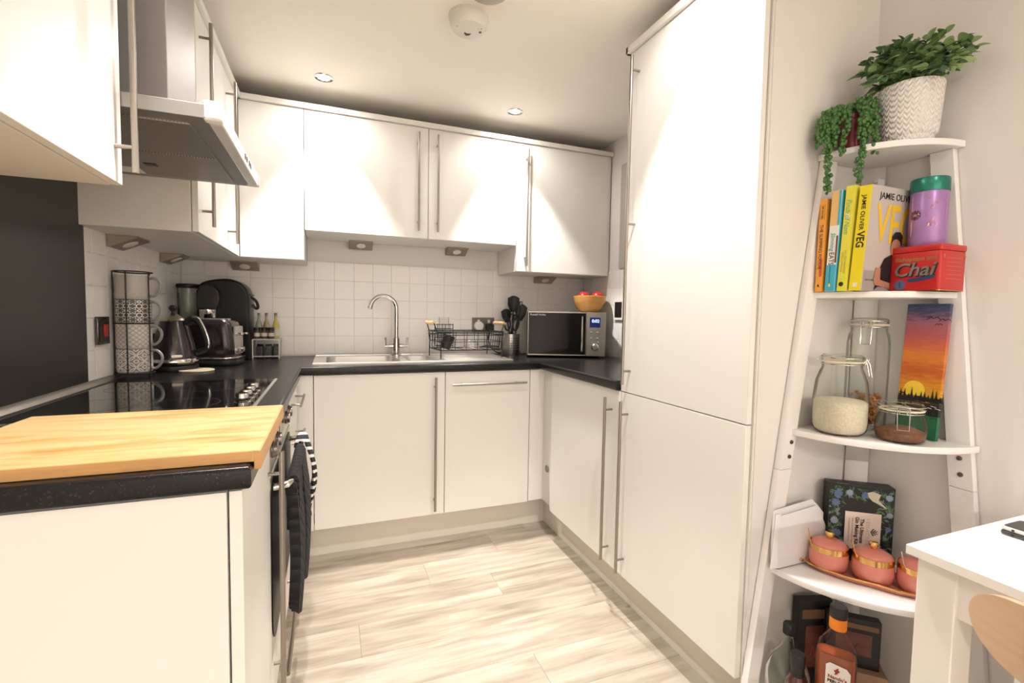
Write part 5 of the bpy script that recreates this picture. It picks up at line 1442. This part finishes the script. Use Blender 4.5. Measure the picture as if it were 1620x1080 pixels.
part('gold_rim', MB().tube([(x, y, .0145) for x, y in scal(.995)], .0026, 8, closed=True), m_gold, ty)
gm = MB().tube([(-.152 - .002 + .0 , -.020, .0145), (-.170, -.012, .016), (-.174, 0, .0165), (-.170, .012, .016), (-.152, .020, .0145)], .0045, 8)
part('gold_grip', gm, m_gold, ty)
labs = ['leftmost of the three pink gold-banded lidded pots on the tray', 'middle pink gold-banded lidded pot, in front of the black gift box', 'rightmost pink gold-banded lidded pot, partly hidden by the table']
for i, d in enumerate((-.096, 0, .094)):
    p = P2 + tdir * d + Vector((0, 0, .0048))
    sp_ = thing('sugar_pot', labs[i], 'pot', p, rz=tA + .15 * (i - 1), group='pink lidded pots on the tray')
    sp_.scale = (1.12, 1.12, 1.16)
    part('body', MB().lathe([(0, 0), (.030, 0), (.036, .003), (.0405, .014), (.0415, .026), (.0405, .040), (.0385, .046), (0, .046)], 40), m_pink, sp_, smooth=50)
    part('gold_band', MB().lathe([(.0385, .0435), (.0400, .0445), (.0402, 0.0575), (.0385, .0545)], 40, cap=False), m_gold, sp_)
    ld = part('lid', MB().lathe([(.0385, .0515), (.0392, .0545), (.034, .062), (.022, .0685), (0, .071)], 40), m_pink, sp_, smooth=50)
    part('gold_knob', MB().lathe([(.006, .070), (.0065, .076), (.0095, .078), (.0100, .083), (.0075, .087), (0, .088)], 20), m_gold, ld)
    part('spoon', MB().tube(smooth_path([(-.028, -.024, .045), (-.036, -.026, .066), (-.041, -.024, .090)], 4), .0013, 6, radii=None), m_gold if i < 2 else m_chrome, sp_)

# ------------------------------------------------------------------ bottles and boxes on the lowest shelf
Z5 = .1002
m_dkgl = thin_glass('pale green flask glass', tint=(.86, .90, .84, 1), blend=.15)
fk = thing('flip_top_flask', 'round clear glass flip-top flask at the left of the lowest shelf', 'bottle', (1.876, -2.004, Z5))
part('glass_bulb', MB().lathe([(0, .003), (.030, .002), (.040, .012), (.053, .045), (.056, .078), (.053, .112), (.041, .144), (.024, .165), (.0145, .180), (.0125, .208), (.0155, .211)], 40, cap=False), m_dkgl, fk, smooth=60)
part('stopper', MB().lathe([(.0125, .209), (.0155, .212), (.0155, .236), (.013, .240), (0, .241)], 24), m_black, fk)
part('wire_bail', MB().tube(smooth_path([(-.004, -.016, .186), (-.020, -.019, .205), (-.012, -.024, .178), (.004, -.020, .164), (.012, -.017, .188), (.0, -.016, .212)], 4), .0012, 6), m_wire, fk)
bs = thing('sauce_bottle', 'small dark sauce bottle with black neck in front of the round flask', 'bottle', (1.822, -2.072, Z5))
m_sauce = mat('dark red-brown sauce', (.055, .012, .008, 1), rough=.12, coat=.5, var=.15)
part('body', MB().lathe([(0, 0), (.025, 0), (.027, .004), (.027, .118), (.023, .142), (.0155, .160), (0, .161)], 32), m_sauce, bs)
part('black_neck', MB().lathe([(.0158, .158), (.0150, .178), (.0168, .181), (.0172, .212), (.0155, .216), (0, .2165)], 28), m_black, bs)
part('label', MB().lathe([(.0274, .025), (.0274, .115)], 32, cap=False), mat('orange label', (.70, .20, .03, 1), rough=.5, var=.15, vscale=40), bs)

pA = math.atan2(-.83, .56)
pb = thing('sauce_bottle', 'large orange-red sauce bottle with black cap and white label, centre of the lowest shelf', 'bottle', (1.880, -2.128, Z5), rz=pA)
m_peri = mat('orange red sauce', (.36, .075, .018, 1), rough=.12, coat=.6, var=.2, vscale=20)
def slab_bottle(prof, n=8):
    t = bmesh.new(); rings = []
    for hw, hd, r, z in prof:
        rings.append([t.verts.new((x, y, z)) for x, y in rrect(-hw, hw, -hd, hd, r, 6)])
    for a, b2 in zip(rings[:-1], rings[1:]):
        for i in range(len(a)):
            j = (i + 1) % len(a); t.faces.new((a[i], a[j], b2[j], b2[i]))
    t.faces.new(rings[0][::-1]); t.faces.new(rings[-1]); m = MB(); m.merge(t); return m
part('sauce', slab_bottle([(.037, .019, .012, .004), (.040, .022, .016, .012), (.040, .022, .016, .225), (.039, .0215, .016, .243)]), m_peri, pb)
m_clr = thin_glass('clear bottle', tint=(.93, .90, .86, 1), blend=.14)
gbod = slab_bottle([(.039, .021, .012, 0), (.042, .024, .016, .008), (.042, .024, .018, .232), (.038, .023, .019, .262), (.024, .019, .018, .284), (.0165, .0160, .0155, .296), (.0150, .0150, .0148, .312)])
part('clear_body', gbod, m_clr, pb, smooth=60)
part('cap_seal', MB().lathe([(.0180, .305), (.0185, .307), (.0182, .334), (.0175, .336)], 28), mat('orange seal', (.80, .22, .01, 1), rough=.4, var=.2, vscale=60), pb)
part('cap', MB().lathe([(.0188, .334), (.0190, .338), (.0184, .357), (.0165, .361), (0, .362)], 28), m_black, pb)
lp = part('label', MB().prism([(-.020, .160), (.004, .147), (.030, .127), (.030, .213), (.022, .223), (-.012, .227), (-.020, .220)], -.0252, -.0246, M=XZk), m_wh, pb)
m_dred = mat('dark red print', (.30, .03, .03, 1), rough=.5)
text("Nando's", .0115, m_dred, lp, (.004, -.0256, .193), (1, 0, 0), (0, 0, 1), bold=.0003)
text('PERi-PERi', .0098, m_ink, lp, (.004, -.0256, .182), (1, 0, 0), (0, 0, 1), bold=.0004)
text('SAUCE', .006, m_ink, lp, (.004, -.0256, .174), (1, 0, 0), (0, 0, 1))
part('cockerel_emblem', MB().prism([(x, z + .055) for x, z in [(-.003, .147), (.000, .150), (-.004, .156), (.000, .158), (.003, .163), (.006, .163), (.0055, .159), (.009, .157), (.006, .153), (.004, .150), (.005, .147), (.002, .149), (.0015, .146)]], -.0258, -.0253, M=XZk), m_dred, lp)
part('flame_print', MB().prism([(-.034, .0), (-.034, .110), (-.010, .137), (.015, .130), (.032, .117), (.032, 0)], -.0250, -.0246, M=XZk), mat('orange flame print', (.72, .22, .02, 1), rough=.4, var=.3, vscale=40), pb)

m_kraft = mat('dark kraft card', (.20, .11, .055, 1), rough=.7, var=.15)
m_win = mat('spice window', (.13, .045, .03, 1), rough=.2, var=.6, vscale=35)
def spice_box(label, loc, rz, w, h, z):
    g_ = thing('gift_pack', label, 'box', (loc[0], loc[1], Z5 + z), rz, group='black window gift packs')
    part('box', MB().box(0, w, .002, .030, 0, h, bev=.0015), m_black, g_)
    part('kraft_strip', MB().box(.010, w - .006, .0005, .0022, h * .80, h * .90), m_kraft, g_)
    part('window', MB().box(.022, w - .020, .0005, .0022, h * .26, h * .72), m_win, g_)
    part('scroll_print', MB().tube(smooth_path([(w * .38, 0, h * .40), (w * .46, 0, h * .50), (w * .52, 0, h * .38), (w * .60, 0, h * .50), (w * .66, 0, h * .40)], 4), .0012, 5), m_dred, g_)
    return g_
sup = thing('carton', 'brown cardboard carton on the lowest shelf under the black packs', 'box', (2.045, -2.065, Z5), rz=-.75)
part('carton_box', MB().box(-.035, .075, -.015, .095, 0, .115, bev=.002), mat('brown card', (.36, .22, .13, 1), rough=.7, var=.08), sup)
part('flap', MB().box(-.035, .075, -.0165, -.0152, .06, .115), mat('brown card', (.36, .22, .13, 1), rough=.7), sup)
spice_box('black window gift pack at the right, larger, propped on the brown carton', (2.0, -2.02, 0), -.75, .125, .135, .1155)
spice_box('black window gift pack at the left, behind the orange sauce bottle', (1.955, -1.972, 0), -.30, .10, .265, .0)
sj = thing('spice_jar', 'small orange-lidded jar low on the right of the lowest shelf', 'jar', (1.992, -2.130, Z5))
part('jar', MB().lathe([(0, 0), (.020, 0), (.022, .003), (.022, .072), (.018, .080), (0, .080)], 24), m_win, sj)
part('lid', MB().lathe([(.0225, .078), (.023, .080), (.023, .098), (0, .099)], 24), mat('orange lid', (.50, .13, .03, 1), rough=.35), sj)

# ------------------------------------------------------------------ white table with phones, wooden chair
m_tab = mat('white lacquered table', (.80, .77, .72, 1), rough=.35, var=.015)
tb = thing('dining_table', 'white table against the right wall with square legs', 'table', (1.96, -2.85, 0))
part('tabletop', MB().box(1.733, 2.020, -3.34, -2.3385, .722, .740, bev=.0015), m_tab, tb)
part('tabletop', MB().box(2.021, 2.186, -3.34, -2.3385, .722, .740, bev=.0015), m_tab, tb)
for lx_ in (1.747, 2.120):
    for ly_ in (-2.412, -3.325):
        part('leg', MB().box(lx_, lx_ + .060, ly_, ly_ + .060, 0, .7215, bev=.002), m_tab, tb)
part('apron', MB().box(1.755, 1.775, -3.265, -2.412, .635, .7215), m_tab, tb)
part('apron', MB().box(2.15, 2.17, -3.265, -2.412, .635, .7215), m_tab, tb)
part('apron', MB().box(1.807, 2.120, -2.375, -2.357, .635, .7215), m_tab, tb)
part('apron', MB().box(1.807, 2.120, -3.315, -3.297, .635, .7215), m_tab, tb)
off(tb)
def phone(label, loc, rz, mside):
    p = thing('phone', label, 'phone', loc, rz, group='phones stacked on the table')
    part('case', MB().prism(rrect(0, .072, -.146, 0, .009, 4), 0, .0078, bev=.0022), mside, p)
    part('screen', MB().prism(rrect(.003, .069, -.143, -.003, .007, 4), .0076, .0083), m_blackgl, p)
    part('camera_lens', MB().lathe([(.0022, 0), (.0022, .001), (0, .0012)], 12, M=Matrix.Translation((-.0001, -.020, .004)) @ Matrix.Rotation(-PI / 2, 4, 'Y')), m_gap, p)
    return p
phone('lower dark phone of the two stacked on the white table', (1.966, -2.372, .7402), .02, mat('graphite phone case', (.09, .09, .095, 1), rough=.3, metal=.6))
phone('upper phone with pale edge on top of the dark phone', (1.970, -2.371, .7487), .0, mat('pale phone case', (.66, .63, .61, 1), rough=.3))
cd = part('wood_coaster', MB().prism(rrect(2.00, 2.07, -2.47, -2.395, .006, 3), .7572, .7625, bev=.001), mat('pale birch', (.56, .40, .27, 1), rough=.5, var=.1, vscale=12))
tag(cd, 'pale wooden card lying on top of the two phones', 'coaster')

m_ply = mat('pale oak veneer', (.58, .40, .26, 1), rough=.45, var=.14, vscale=7, vstretch=(1, 1, 14))
ch = thing('dining_chair', 'chair with curved pale oak backrest pushed up to the white table', 'chair', (1.72, -2.73, 0))
def back_rest():
    rows = []; n = 28
    for i in range(n + 1):
        u = math.sin(PI / 2 * (-1 + 2 * i / n)); y = -2.73 + .218 * u; x = 1.500 + .062 * u * u
        hw = .052 * (1 - abs(u) ** 5.5) ** .5 if abs(u) < 1 else .004
        hw = max(hw, .004)
        rows.append([(x, y, .757 + hw * s - .004 * 0) for s in (-1, -.6, -.2, .2, .6, 1)])
    return MB().sheet(rows, .011)
part('backrest', back_rest(), m_ply, ch, smooth=50)
part('seat', MB().prism(rrect(1.53, 1.93, -2.93, -2.53, .08, 6), .445, .460, bev=.004), m_ply, ch)
m_leg = mat('dark steel tube', (.03, .03, .03, 1), rough=.4, metal=.6)
for yy in (-2.60, -2.86):
    part('back_post', MB().tube([(1.522, yy, .755), (1.535, yy, .60), (1.555, yy, .452), (1.535, yy, .20), (1.515, yy, 0)], .010, 10), m_leg, ch)
    part('front_leg', MB().tube([(1.90, yy, .447), (1.915, yy, .20), (1.925, yy, 0)], .010, 10), m_leg, ch)
part('seat_rail', MB().tube([(1.555, -2.60, .435), (1.90, -2.60, .435), (1.90, -2.86, .435), (1.555, -2.86, .435)], .009, 8, closed=True), m_leg, ch)
off(ch)
